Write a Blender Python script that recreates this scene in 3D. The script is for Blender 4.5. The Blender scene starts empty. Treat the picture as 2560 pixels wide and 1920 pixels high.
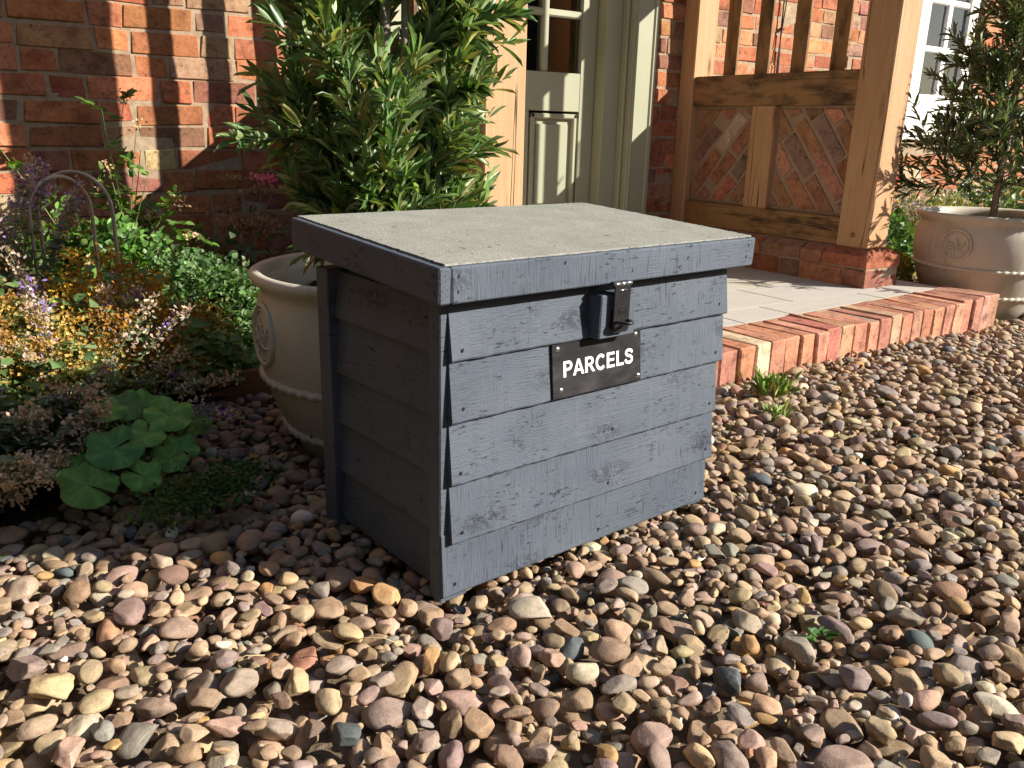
import bpy, math, random
import numpy as np
from mathutils import Vector, Matrix
random.seed(7)
rng = np.random.default_rng(7)
S = bpy.context.scene
COL = S.collection
PI = math.pi

# ------------------------------------------------------------------ camera
CAM_H = 0.618
yaw, pitch, roll = math.radians(34.274), math.radians(16.895), math.radians(1.461)
d = Vector((math.sin(yaw) * math.cos(pitch), math.cos(yaw) * math.cos(pitch), -math.sin(pitch)))
r = Vector((math.cos(yaw), -math.sin(yaw), 0))
u = r.cross(d)
r2 = math.cos(roll) * r + math.sin(roll) * u
u2 = -math.sin(roll) * r + math.cos(roll) * u
cd = bpy.data.cameras.new("camera")
cam = bpy.data.objects.new("camera", cd)
COL.objects.link(cam)
cam.matrix_world = Matrix(((r2.x, u2.x, -d.x, 0), (r2.y, u2.y, -d.y, 0), (r2.z, u2.z, -d.z, CAM_H), (0, 0, 0, 1)))
cd.sensor_width = 36
cd.lens = 36 * 2095.5 / 2560
cd.clip_start = 0.02
cd.clip_end = 500
S.camera = cam

# ------------------------------------------------------------------ light
SUN = Vector((-0.93, 1.0, -0.716)).normalized()          # the way the light travels
world = bpy.data.worlds.new("World")
S.world = world
world.use_nodes = True
wt = world.node_tree
sky = wt.nodes.new("ShaderNodeTexSky")
sky.sky_type = 'NISHITA'
sky.sun_disc = False
sky.sun_elevation = math.asin(-SUN.z)
sky.sun_rotation = math.atan2(-SUN.x, -SUN.y)
bg = wt.nodes["Background"]
wt.links.new(sky.outputs[0], bg.inputs[0])
bg.inputs[1].default_value = 0.078
sl = bpy.data.lights.new("sun", 'SUN')
sl.energy = 5.0
sl.angle = math.radians(0.5)
sl.color = (1.0, 0.92, 0.81)
so = bpy.data.objects.new("sun", sl)
COL.objects.link(so)
so.rotation_euler = SUN.to_track_quat('-Z', 'Y').to_euler()
S.view_settings.view_transform = 'Standard'
S.view_settings.look = 'None'
S.view_settings.exposure = 0.92
S.view_settings.gamma = 1.0

# ------------------------------------------------------------------ helpers
class MB:
    """collects shapes; build() links them as one mesh object"""
    def __init__(s):
        s.v, s.f, s.m, s.sm, s.g, s.c = [], [], [], [], [], []
        s.n = 0

    def add(s, verts, faces, col=(1, 1, 1), g=None, mat=0, smooth=False):
        verts = np.asarray(verts, dtype=float).reshape(-1, 3)
        k = len(verts)
        s.v.append(verts)
        o = s.n
        for f in faces:
            s.f.append(tuple(int(i) + o for i in f))
        s.m += [mat] * len(faces)
        s.sm += [smooth] * len(faces)
        col = np.asarray(col, dtype=float)
        if col.ndim == 1:
            col = np.tile(col, (k, 1))
        s.c.append(col)
        s.g.append(verts.copy() if g is None else np.asarray(g, dtype=float))
        s.n += k

    def build(s, name, mats, parent=None, loc=None):
        me = bpy.data.meshes.new(name)
        V = np.concatenate(s.v) if s.v else np.zeros((0, 3))
        if loc is not None:
            V = V - np.asarray(loc, dtype=float)
        me.from_pydata(V.tolist(), [], s.f)
        if not isinstance(mats, (list, tuple)):
            mats = [mats]
        for m in mats:
            me.materials.append(m)
        me.polygons.foreach_set("material_index", s.m)
        me.polygons.foreach_set("use_smooth", s.sm)
        a = me.attributes.new("col", 'FLOAT_COLOR', 'POINT')
        C = np.concatenate([np.concatenate(s.c), np.ones((s.n, 1))], 1)
        a.data.foreach_set("color", C.astype(np.float32).ravel())
        a = me.attributes.new("g", 'FLOAT_VECTOR', 'POINT')
        a.data.foreach_set("vector", np.concatenate(s.g).astype(np.float32).ravel())
        me.update()
        o = bpy.data.objects.new(name, me)
        COL.objects.link(o)
        if parent is not None:
            o.parent = parent
            if loc is not None:
                o.location = loc
        elif loc is not None:
            o.location = loc
        return o


def tag(o, label=None, cat=None, group=None, kind=None):
    if label: o["label"] = label
    if cat: o["category"] = cat
    if group: o["group"] = group
    if kind: o["kind"] = kind
    return o


def empty(name, loc=(0, 0, 0), rz=0.0):
    o = bpy.data.objects.new(name, None)
    COL.objects.link(o)
    o.location = loc
    o.rotation_euler = (0, 0, rz)
    o.empty_display_size = 0.05
    return o


def orient(verts, faces):
    c = verts.mean(0)
    out = []
    for f in faces:
        p = verts[list(f)]
        n = np.cross(p[1] - p[0], p[2] - p[0])
        out.append(f if np.dot(n, p.mean(0) - c) >= 0 else tuple(reversed(f)))
    return out


def cbox(mb, c, size, b=0.003, axis=0, rot=None, col=(1, 1, 1), jit=0.0, mat=0):
    """box with chamfered edges; axis = direction of the grain"""
    h = np.asarray(size, dtype=float) / 2
    b = min(b, h.min() * 0.8)
    idx, V = {}, []
    for sx in (-1, 1):
        for sy in (-1, 1):
            for sz in (-1, 1):
                sg = np.array([sx, sy, sz])
                off = rng.normal(0, jit, 3) if jit else 0
                for a in range(3):
                    q = h - b
                    q[a] = h[a]
                    idx[(sx, sy, sz, a)] = len(V)
                    V.append(sg * q + off)
    V = np.array(V)
    F = []
    for a in range(3):
        o = [i for i in range(3) if i != a]
        for s in (-1, 1):
            f = []
            for t in ((-1, -1), (1, -1), (1, 1), (-1, 1)):
                k = [0, 0, 0]; k[a] = s; k[o[0]] = t[0]; k[o[1]] = t[1]
                f.append(idx[(*k, a)])
            F.append(tuple(f))
        for s in (-1, 1):
            for t in (-1, 1):
                k0 = [0, 0, 0]; k0[o[0]] = s; k0[o[1]] = t; k0[a] = -1
                k1 = list(k0); k1[a] = 1
                F.append((idx[(*k0, o[0])], idx[(*k0, o[1])], idx[(*k1, o[1])], idx[(*k1, o[0])]))
    for sx in (-1, 1):
        for sy in (-1, 1):
            for sz in (-1, 1):
                F.append(tuple(idx[(sx, sy, sz, a)] for a in range(3)))
    F = orient(V, F)
    gofs = rng.uniform(-20, 20, 3)
    G = V[:, [axis, (axis + 1) % 3, (axis + 2) % 3]] + gofs
    if rot is not None:
        V = V @ np.asarray(rot).T
    mb.add(V + np.asarray(c, dtype=float), F, col, G, mat)


def bx(mb, x0, x1, y0, y1, z0, z1, b=0.003, axis=0, col=(1, 1, 1), jit=0.0, mat=0):
    cbox(mb, ((x0 + x1) / 2, (y0 + y1) / 2, (z0 + z1) / 2), (x1 - x0, y1 - y0, z1 - z0), b, axis, None, col, jit, mat)


def prism(mb, poly, n, thick, inset=0.0, col=(1, 1, 1), mat=0, frame=None):
    """poly (k,3) extruded along n by thick; the far face inset"""
    poly = np.asarray(poly, dtype=float)
    n = np.asarray(n, dtype=float)
    c = poly.mean(0)
    top = poly + n * thick
    if inset:
        dv = c - poly
        L = np.linalg.norm(dv, axis=1, keepdims=True)
        mid = poly + n * (thick - inset)
        top = top + dv / L * inset
        V = np.concatenate([poly, mid, top])
    else:
        V = np.concatenate([poly, top])
    k = len(poly)
    F = []
    for l in range(len(V) // k - 1):
        for i in range(k):
            j = (i + 1) % k
            F.append((l * k + i, l * k + j, (l + 1) * k + j, (l + 1) * k + i))
    F.append(tuple(range(len(V) - k, len(V))))
    F.append(tuple(range(k)))
    mb.add(V, orient(V, F), col, V + rng.uniform(-9, 9, 3), mat)


def tube(mb, pts, rad, n=6, col=(1, 1, 1), mat=0, smooth=True, closed=False):
    P = np.asarray(pts, dtype=float)
    k = len(P)
    R = np.full(k, rad) if np.isscalar(rad) else np.asarray(rad, dtype=float)
    if closed:
        T = np.roll(P, -1, 0) - np.roll(P, 1, 0)
    else:
        T = np.gradient(P, axis=0)
    T /= np.linalg.norm(T, axis=1, keepdims=True) + 1e-12
    ref = np.array([0.31, 0.17, 0.93])
    if abs(np.dot(T[0], ref)) > 0.93: ref = np.array([1.0, 0.1, 0])
    V, G = [], []
    go = rng.uniform(-9, 9, 3)
    L = np.concatenate([[0], np.cumsum(np.linalg.norm(np.diff(P, axis=0), axis=1))])
    for i in range(k):
        a = np.cross(T[i], ref); a /= np.linalg.norm(a)
        bb = np.cross(T[i], a)
        for j in range(n):
            t = 2 * PI * j / n
            V.append(P[i] + R[i] * (math.cos(t) * a + math.sin(t) * bb))
            G.append((L[i], R[i] * math.cos(t), R[i] * math.sin(t)))
    F = []
    for i in range(k if closed else k - 1):
        i2 = (i + 1) % k
        for j in range(n):
            j2 = (j + 1) % n
            F.append((i * n + j, i * n + j2, i2 * n + j2, i2 * n + j))
    if not closed:
        F.append(tuple(range(n - 1, -1, -1)))
        F.append(tuple((k - 1) * n + j for j in range(n)))
    mb.add(np.array(V), F, col, np.array(G) + go, mat, smooth)


def lathe(mb, prof, c, n=96, col=(1, 1, 1), mat=0, smooth=True, noise=0.0):
    prof = np.asarray(prof, dtype=float)
    th = np.linspace(0, 2 * PI, n, endpoint=False)
    k = len(prof)
    V = np.zeros((k, n, 3))
    V[:, :, 0] = prof[:, :1] * np.cos(th)
    V[:, :, 1] = prof[:, :1] * np.sin(th)
    V[:, :, 2] = prof[:, 1:2]
    if noise:
        ph = rng.uniform(0, 6, 4)
        w = 1 + noise * (np.sin(2 * th + ph[0]) + .6 * np.sin(3 * th + ph[1]) + .3 * np.sin(7 * th + ph[2]))
        V[:, :, :2] *= w[None, :, None]
    F = []
    for i in range(k - 1):
        for j in range(n):
            j2 = (j + 1) % n
            F.append((i * n + j, i * n + j2, (i + 1) * n + j2, (i + 1) * n + j))
    mb.add(V.reshape(-1, 3) + np.asarray(c), F, col, None, mat, smooth)


def nrm(a):
    a = np.asarray(a, dtype=float)
    return a / (np.linalg.norm(a, axis=-1, keepdims=True) + 1e-12)


def template(st, fold=0.25, curve=0.0):
    """leaf outline: stations (t, halfwidth); returns verts (x across, y along, z up) and faces"""
    V, F = [], []
    for t, w in st:
        z = -curve * t * t
        V += [(-w, t, z + fold * w), (0, t, z), (w, t, z + fold * w)]
    for i in range(len(st) - 1):
        a = 3 * i
        F += [(a, a + 1, a + 4, a + 3), (a + 1, a + 2, a + 5, a + 4)]
    return np.array(V), F


LANCE = template([(0, .05), (.1, .36), (.27, .84), (.45, 1), (.65, .80), (.84, .38), (1, .01)], .28, .14)
OVAL = template([(0, .06), (.15, .7), (.4, 1), (.7, .8), (.9, .38), (1, .03)], .3, .15)
TINY = template([(0, .2), (.45, 1), (1, .1)], .3, .1)
PETAL = template([(0, .25), (.6, 1), (1, .5)], .2, -.3)


def leaves(mb, T, P, D, U, L, W, C, mat=0):
    """many leaves: base P, direction D, up U, length L, half width W, colour C"""
    tv, tf = T
    P = np.asarray(P, dtype=float); n = len(P)
    D = nrm(D); U = np.asarray(U, dtype=float)
    X = nrm(np.cross(D, U)); Z = np.cross(X, D)
    L = np.broadcast_to(np.asarray(L, dtype=float), (n,)); W = np.broadcast_to(np.asarray(W, dtype=float), (n,))
    V = (P[:, None, :] + tv[None, :, 0, None] * W[:, None, None] * X[:, None, :]
         + tv[None, :, 1, None] * L[:, None, None] * D[:, None, :]
         + (tv[None, :, 2] * np.where(tv[None, :, 2] > 0, W[:, None], L[:, None]))[:, :, None] * Z[:, None, :])
    k = len(tv)
    tfa = np.array(tf)
    F = (tfa[None] + (np.arange(n) * k)[:, None, None]).reshape(-1, 4)
    C = np.repeat(np.asarray(C, dtype=float).reshape(n, 3), k, 0)
    G = np.tile(tv, (n, 1))
    mb.add(V.reshape(-1, 3), F.tolist(), C, G, mat, True)


def rdir(n):
    return nrm(rng.normal(0, 1, (n, 3)))


def jcol(c, n, s=0.15, hue=0.06):
    c = np.asarray(c, dtype=float)
    k = np.exp(rng.normal(0, s, (n, 1)))
    return np.clip(c * k * np.exp(rng.normal(0, hue, (n, 3))), 0.002, 0.95)


def pick(pal, n, s=.15, hue=.06, w=None):
    pal = np.asarray(pal, dtype=float)
    i = rng.choice(len(pal), n, p=w)
    return np.clip(pal[i] * np.exp(rng.normal(0, s, (n, 1))) * np.exp(rng.normal(0, hue, (n, 3))), .002, .95)


# ------------------------------------------------------------------ materials
class NT:
    def __init__(s, name):
        s.m = bpy.data.materials.new(name)
        s.m.use_nodes = True
        s.t = s.m.node_tree
        s.p = s.t.nodes["Principled BSDF"]
        s.out = s.t.nodes["Material Output"]

    def n(s, typ, props=None, **inp):
        nd = s.t.nodes.new("ShaderNode" + typ)
        for k, v in (props or {}).items():
            setattr(nd, k, v)
        for k, v in inp.items():
            key = int(k[1:]) if k[0] == "i" and k[1:].isdigit() else k.replace("_", " ")
            s.set(nd.inputs[key], v)
        return nd

    def set(s, sock, v):
        if hasattr(v, "outputs"):
            v = v.outputs[0]
        if isinstance(v, bpy.types.NodeSocket):
            s.t.links.new(v, sock)
        else:
            if isinstance(v, (tuple, list)) and len(v) == 3 and sock.type == 'RGBA':
                v = (*v, 1)
            sock.default_value = v

    def attr(s, name):
        return s.n("Attribute", {"attribute_name": name})

    def obj(s):
        return s.n("TexCoord").outputs["Object"]

    def scale(s, vec, sc):
        return s.n("VectorMath", {"operation": 'MULTIPLY'}, i0=vec, i1=sc)

    def noise(s, vec, scale=10, detail=4, rough=.55, **k):
        return s.n("TexNoise", None, Vector=vec, Scale=scale, Detail=detail, Roughness=rough, **k).outputs[0]

    def ramp(s, fac, stops):
        nd = s.n("ValToRGB", None, Fac=fac)
        el = nd.color_ramp.elements
        while len(el) < len(stops): el.new(.5)
        for e, (p, c) in zip(el, stops):
            e.position = p
            e.color = (*c, 1) if not np.isscalar(c) else (c, c, c, 1)
        return nd.outputs[0]

    def math(s, op, a, b=0.0, clamp=False):
        return s.n("Math", {"operation": op, "use_clamp": clamp}, i0=a, i1=b).outputs[0]

    def mix(s, fac, a, b, blend='MIX'):
        nd = s.n("MixRGB", {"blend_type": blend})
        s.set(nd.inputs[0], fac); s.set(nd.inputs[1], a); s.set(nd.inputs[2], b)
        return nd.outputs[0]

    def bump(s, h, strength=.3, dist=.002, normal=None):
        nd = s.n("Bump", None, Height=h, Strength=strength, Distance=dist)
        if normal is not None: s.set(nd.inputs["Normal"], normal)
        return nd.outputs[0]

    def done(s, color=None, rough=None, normal=None, **k):
        if color is not None: s.set(s.p.inputs["Base Color"], color)
        if rough is not None: s.set(s.p.inputs["Roughness"], rough)
        if normal is not None: s.set(s.p.inputs["Normal"], normal)
        for a, v in k.items(): s.set(s.p.inputs[a.replace("_", " ")], v)
        return s.m


def m_pebble():
    t = NT("pebble stone")
    c = t.attr("col").outputs["Color"]; o = t.attr("g").outputs["Vector"]
    n1 = t.noise(o, 55, 4, .6); n2 = t.noise(o, 420, 3, .6)
    f = t.math('MULTIPLY_ADD', n1, .8); t.t.nodes[-1].inputs[2].default_value = .6
    c = t.mix(1.0, c, t.ramp(n1, [(.25, (.66, .63, .6)), (.5, (1, 1, 1)), (.75, (1.28, 1.24, 1.18))]), 'MULTIPLY')
    c = t.mix(.5, c, t.ramp(n2, [(.3, (.6, .57, .55)), (.5, (1, 1, 1)), (.72, (1.3, 1.27, 1.22))]), 'MULTIPLY')
    vein = t.math('ABSOLUTE', t.math('SUBTRACT', t.noise(t.scale(o, (18, 60, 30)), 1, 3, .5, Distortion=.6), .5))
    vm = t.math('MULTIPLY', t.ramp(vein, [(0, 1.0), (.012, 0.0)]), t.ramp(t.noise(o, 9, 2), [(.55, 0.0), (.65, .5)]))
    c = t.mix(vm, c, (.55, .5, .43))
    h = t.math('ADD', t.math('MULTIPLY', n1, .7), t.math('MULTIPLY', n2, .3))
    return t.done(c, t.ramp(n1, [(.3, .62), (.7, .85)]), t.bump(h, .6, .0024), Specular_IOR_Level=.3)


def m_paint():
    t = NT("slate painted sawn timber")
    g = t.attr("g").outputs["Vector"]; tone = t.attr("col").outputs["Color"]
    big = t.noise(g, 6, 3)
    vert = t.noise(t.scale(g, (420, 26, 26)), 1, 3, .6)
    hor = t.noise(t.scale(g, (16, 520, 520)), 1, 4, .65)
    msk = t.ramp(t.noise(t.scale(g, (5, 3, 3)), 1, 2), [(.42, 0.0), (.56, 1.0)])
    grain = t.mix(msk, hor, vert)
    base = t.mix(t.ramp(big, [(.3, 0.0), (.7, 1.0)]), (.076, .094, .123), (.102, .123, .156))
    base = t.mix(1.0, base, tone, 'MULTIPLY')
    base = t.mix(t.ramp(grain, [(.34, .38), (.48, 0.0)]), base, (.055, .065, .08))
    worn = t.math('MULTIPLY', t.ramp(t.noise(t.scale(g, (60, 240, 240)), 1, 5, .7), [(.57, 0.0), (.66, 1.0)]),
                  t.ramp(t.noise(g, 17, 3), [(.46, 0.0), (.58, 1.0)]))
    base = t.mix(worn, base, (.022, .026, .034))
    cut = t.math('MULTIPLY', t.ramp(t.noise(t.scale(g, (330, 13, 13)), 1, 2, .5), [(.665, 0.0), (.70, 1.0)]),
                 t.ramp(t.noise(g, 9, 2), [(.47, 0.0), (.6, .9)]))
    base = t.mix(cut, base, (.025, .03, .04))
    vo = t.n("TexVoronoi", {"feature": 'F1'}, Vector=t.scale(g, (5.2, 13, 13)), Scale=1.0)
    kd = vo.outputs["Distance"]
    kn = t.math('MULTIPLY', t.ramp(kd, [(.10, 1.0), (.27, 0.0)]),
                t.ramp(t.noise(t.scale(g, (90, 90, 90)), 1, 3, .7), [(.42, 0.0), (.55, 1.0)]))
    base = t.mix(t.math('MULTIPLY', kn, .8), base, (.03, .035, .045))
    fade = t.ramp(t.noise(t.scale(g, (4, 9, 9)), 1, 5, .7), [(.5, 0.0), (.72, .35)])
    base = t.mix(fade, base, (.13, .146, .172))
    h = t.math('ADD', grain, t.math('MULTIPLY', kn, -.6))
    h = t.math('SUBTRACT', h, t.math('MULTIPLY', t.math('MAXIMUM', worn, cut), .5))
    h = t.math('ADD', h, t.math('MULTIPLY', t.noise(g, 900, 2), .3))
    return t.done(base, t.ramp(grain, [(.3, .5), (.7, .72)]), t.bump(h, .85, .0020), Specular_IOR_Level=.25)


def m_oak(name, light=(.60, .385, .225), dark=(.43, .235, .105), stain=0.0):
    t = NT(name)
    g = t.attr("g").outputs["Vector"]; tone = t.attr("col").outputs["Color"]
    fine = t.noise(t.scale(g, (7, 260, 260)), 1, 4, .65)
    med = t.noise(t.scale(g, (1.8, 26, 26)), 1, 4, .6, Distortion=.5)
    saw = t.noise(t.scale(g, (240, 5, 5)), 1, 2)
    base = t.mix(med, dark, light)
    base = t.mix(t.ramp(fine, [(.35, .3), (.6, 0.0)]), base, tuple(x * .62 for x in dark))
    base = t.mix(t.ramp(saw, [(.35, .10), (.5, 0.0)]), base, tuple(x * .6 for x in dark))
    base = t.mix(1.0, base, tone, 'MULTIPLY')
    cr = t.math('ABSOLUTE', t.math('SUBTRACT', t.noise(t.scale(g, (.55, 20, 20)), 1, 2, .4), .5))
    cm = t.math('MULTIPLY', t.ramp(cr, [(.0026, 1.0), (.0075, 0.0)]), t.ramp(t.noise(t.scale(g, (.9, 7, 7)), 1, 1), [(.46, 0.0), (.50, 1.0)]))
    base = t.mix(cm, base, (.03, .016, .008))
    vo = t.n("TexVoronoi", {"feature": 'F1'}, Vector=t.scale(g, (1.9, 9, 9)), Scale=1.0)
    kn = t.ramp(vo.outputs["Distance"], [(.04, .85), (.09, .35), (.16, 0.0)])
    base = t.mix(kn, base, (.10, .045, .018))
    if stain:
        st = t.ramp(t.noise(t.scale(g, (5, 16, 16)), 1, 5, .7), [(.47, 0.0), (.66, 1.0)])
        base = t.mix(t.math('MULTIPLY', st, stain), base, (.045, .028, .016))
    h = t.math('SUBTRACT', t.math('ADD', fine, t.math('MULTIPLY', saw, .25)), t.math('MULTIPLY', cm, 2.5))
    return t.done(base, .68, t.bump(h, .4, .0016), Specular_IOR_Level=.3)


def m_brick():
    t = NT("old red brick")
    c = t.attr("col").outputs["Color"]; g = t.attr("g").outputs["Vector"]
    n1 = t.noise(g, 14, 5, .65); n2 = t.noise(g, 90, 4, .7); n3 = t.noise(t.scale(g, (40, 40, 120)), 1, 3, .6)
    c = t.mix(1.0, c, t.ramp(n1, [(.28, (.55, .5, .5)), (.48, (1, 1, 1)), (.7, (1.25, 1.3, 1.3))]), 'MULTIPLY')
    c = t.mix(.8, c, t.ramp(n2, [(.3, (.65, .6, .58)), (.5, (1, 1, 1)), (.75, (1.2, 1.25, 1.3))]), 'MULTIPLY')
    soot = t.math('MULTIPLY', t.ramp(t.noise(g, 30, 5, .75), [(.53, 0.0), (.66, .8)]), t.ramp(n3, [(.35, .3), (.6, 1.0)]))
    c = t.mix(soot, c, (.055, .035, .03))
    lime = t.ramp(t.noise(g, 23, 5, .7), [(.62, 0.0), (.74, .45)])
    c = t.mix(lime, c, (.48, .36, .26))
    h = t.math('ADD', t.math('MULTIPLY', n1, .8), t.math('MULTIPLY', n2, .6))
    return t.done(c, .88, t.bump(h, .7, .004), Specular_IOR_Level=.2)


def m_simple(name, a, b, scale=20, rough=.8, bump=.3, dist=.002, spec=.3, detail=5, metal=0.0, bscale=None):
    t = NT(name)
    o = t.obj()
    n = t.noise(o, scale, detail, .6)
    c = t.mix(t.ramp(n, [(.3, 0.0), (.7, 1.0)]), a, b)
    hn = n if bscale is None else t.noise(o, bscale, 4, .6)
    return t.done(c, rough, t.bump(hn, bump, dist), Specular_IOR_Level=spec, Metallic=metal)


def m_felt():
    t = NT("mineral roofing felt")
    o = t.obj()
    sp = t.noise(o, 650, 2, .6); pt = t.noise(o, 14, 4, .6)
    c = t.ramp(sp, [(.3, (.155, .163, .14)), (.48, (.285, .292, .26)), (.66, (.44, .445, .41))])
    c = t.mix(1.0, c, t.ramp(pt, [(.3, (.84, .86, .83)), (.7, (1.1, 1.07, 1.06))]), 'MULTIPLY')
    c = t.mix(t.ramp(t.noise(o, 75, 2, .5), [(.70, 0.0), (.73, .8)]), c, (.06, .05, .04))
    return t.done(c, .92, t.bump(t.math('ADD', sp, t.math('MULTIPLY', t.noise(o, 9, 2), 1.0)), .8, .0016), Specular_IOR_Level=.15)


def m_pot():
    t = NT("cream salt glaze")
    o = t.obj()
    n = t.noise(o, 7, 5, .6); sm = t.noise(t.scale(o, (14, 14, 4)), 1, 5, .65)
    c = t.mix(n, (.52, .485, .39), (.64, .605, .51))
    c = t.mix(t.ramp(sm, [(.50, 0.0), (.72, .55)]), c, (.33, .28, .20))
    sp = t.noise(o, 210, 2)
    c = t.mix(t.ramp(sp, [(.71, 0.0), (.75, .8)]), c, (.12, .09, .06))
    return t.done(c, t.ramp(n, [(.3, .38), (.7, .58)]), t.bump(t.math('ADD', n, t.math('MULTIPLY', sp, .2)), .25, .004), Specular_IOR_Level=.4)


def m_leaf(name, back=(1.25, 1.2, 1.5), rough=.42, trans=.22, spec=.45, vein=0.0):
    t = NT(name)
    c = t.attr("col").outputs["Color"]; g = t.attr("g").outputs["Vector"]
    n = t.noise(t.obj(), 60, 3)
    c = t.mix(1.0, c, t.ramp(n, [(.3, (.8, .8, .8)), (.7, (1.2, 1.2, 1.2))]), 'MULTIPLY')
    if vein:
        sx = t.n("SeparateXYZ", None, Vector=g)
        mid = t.ramp(t.math('ABSOLUTE', sx.outputs[0]), [(.0, vein), (.1, 0.0)])
        c = t.mix(mid, c, t.mix(1.0, c, (1.9, 1.8, 1.6), 'MULTIPLY'))
    geo = t.n("NewGeometry")
    c2 = t.mix(1.0, c, back, 'MULTIPLY')
    c = t.mix(geo.outputs["Backfacing"], c, c2)
    t.done(c, rough, t.bump(n, .15, .002), Specular_IOR_Level=spec)
    tr = t.n("BsdfTranslucent", None, Color=t.mix(1.0, c, (1.5, 1.6, .55), 'MULTIPLY'))
    mx = t.n("MixShader", None, i0=trans, i1=t.p.outputs[0], i2=tr.outputs[0])
    t.t.links.new(mx.outputs[0], t.out.inputs[0])
    return t.m


def m_glass():
    t = NT("window glass")
    gl = t.n("BsdfGlossy", None, Color=(.9, .95, 1, 1), Roughness=.02)
    tr = t.n("BsdfTransparent", None, Color=(.82, .86, .84, 1))
    fr = t.n("Fresnel", None, IOR=1.5)
    mx = t.n("MixShader", None, i0=t.math('ADD', fr, .04), i1=tr.outputs[0], i2=gl.outputs[0])
    t.t.links.new(mx.outputs[0], t.out.inputs[0])
    return t.m


M = dict(
    pebble=m_pebble(), paint=m_paint(), brick=m_brick(), felt=m_felt(), pot=m_pot(), glass=m_glass(),
    oak=m_oak("green oak"), oakrail=m_oak("weathered stained oak", (.40, .235, .105), (.25, .135, .055), .9),
    mortar=m_simple("lime mortar", (.28, .205, .135), (.42, .325, .225), 45, .95, .7, .003, .1),
    mortar2=m_simple("grey mortar", (.29, .205, .145), (.385, .285, .21), 40, .95, .7, .004, .1),
    sage=m_simple("sage green paint", (.315, .325, .225), (.345, .355, .25), 5, .45, .08, .001, .4),
    white=m_simple("off white paint", (.76, .74, .68), (.82, .80, .74), 6, .45, .08, .001, .4),
    slab=None,
    black=m_simple("black powder coated steel", (.012, .012, .013), (.022, .022, .024), 60, .38, .15, .0005, .5, metal=.3),
    steel=m_simple("zinc plated steel", (.6, .6, .6), (.75, .75, .75), 60, .3, .1, .0005, .5, metal=1.0),
    sign=None,
    letter=m_simple("white vinyl lettering", (.84, .84, .84), (.88, .88, .88), 30, .4, .02, .0003, .4),
    soil=m_simple("dark soil", (.035, .024, .016), (.085, .058, .038), 38, .95, .9, .012, .1),
    chips=m_simple("gravel bed", (.12, .09, .062), (.22, .165, .115), 90, .95, .8, .006, .1),
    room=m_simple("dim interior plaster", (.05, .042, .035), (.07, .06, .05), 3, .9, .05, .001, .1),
    curtain=m_simple("grey net curtain", (.30, .32, .33), (.36, .38, .38), 9, .9, .1, .002, .1),
    tile=m_simple("clay roof tile", (.25, .1, .06), (.32, .14, .08), 12, .85, .4, .004, .2),
    bark=m_simple("grey bark", (.19, .165, .125), (.33, .30, .24), 70, .85, .5, .002, .2),
    stem=m_leaf("green stem", rough=.5, trans=.05),
    olive=m_leaf("olive leaf", (2.3, 1.75, 2.6), .36, .2, .5, .5),
    leaf=m_leaf("garden leaf", (1.3, 1.2, 1.5), .42, .25, .45, .4),
    matt=m_leaf("matt leaf", (1.25, 1.15, 1.4), .6, .25, .25, .35),
    petal=m_leaf("petal", (1.05, 1.05, 1.05), .7, .3, .15),
    wire=m_simple("rusty wire", (.42, .32, .25), (.56, .45, .37), 40, .5, .3, .001, .4, metal=.25),
    cable=m_simple("black cable", (.012, .012, .012), (.02, .02, .02), 30, .5, .05, .0005, .4),
)


def m_slab():
    t = NT("sandstone paving")
    g = t.attr("g").outputs["Vector"]; tone = t.attr("col").outputs["Color"]
    n = t.noise(t.scale(g, (5, 22, 22)), 1, 5, .6, Distortion=.4); n2 = t.noise(g, 160, 3, .6)
    c = t.mix(n, (.44, .41, .365), (.60, .57, .525))
    c = t.mix(1.0, c, tone, 'MULTIPLY')
    c = t.mix(t.ramp(n2, [(.35, .25), (.5, 0.0)]), c, (.2, .18, .15))
    return t.done(c, .8, t.bump(t.math('ADD', n, t.math('MULTIPLY', n2, .3)), .4, .004), Specular_IOR_Level=.25)


def m_sign():
    t = NT("dusty black plastic")
    o = t.obj()
    n = t.noise(t.scale(o, (9, 9, 28)), 1, 5, .65, Distortion=.8)
    c = t.mix(t.ramp(n, [(.5, 0.0), (.8, .55)]), (.016, .0155, .017), (.07, .067, .07))
    return t.done(c, t.ramp(n, [(.4, .38), (.7, .6)]), t.bump(n, .05, .001), Specular_IOR_Level=.3)


M['slab'] = m_slab()
M['sign'] = m_sign()


def sstep(a, b, x):
    t = np.clip((x - a) / (b - a), 0, 1)
    return t * t * (3 - 2 * t)


def gz(x, y):
    """level of the pebble surface"""
    x = np.asarray(x, dtype=float); y = np.asarray(y, dtype=float)
    return -0.05 * sstep(1.15, 1.5, y) - 0.04 * sstep(2.6, 3.6, x)


# camera image coordinates (0..1), used only for the wording of labels and to keep small far things simple
def uv(P):
    P = np.atleast_2d(P) - np.array([0, 0, CAM_H])
    z = P @ np.array(d)
    return np.stack([.5 + 2095.5 / 2560 * (P @ np.array(r2)) / z, .5 - 2095.5 / 1920 * (P @ np.array(u2)) / z], 1), z


# ------------------------------------------------------------------ ground
mb = MB()
xs = np.concatenate([[-60, -20, -6], np.linspace(-2, 7, 37), [12, 25, 60]])
ys = np.concatenate([[-60, -20, -6], np.linspace(-2, 6, 33), [12, 25, 60]])
X, Y = np.meshgrid(xs, ys)
Z = gz(X, Y) - 0.042
V = np.stack([X, Y, Z], -1).reshape(-1, 3)
nx, ny = len(xs), len(ys)
F = [(j * nx + i, j * nx + i + 1, (j + 1) * nx + i + 1, (j + 1) * nx + i) for j in range(ny - 1) for i in range(nx - 1)]
mb.add(V, F, smooth=True)
tag(mb.build("ground", M['chips']), kind="structure")

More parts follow.
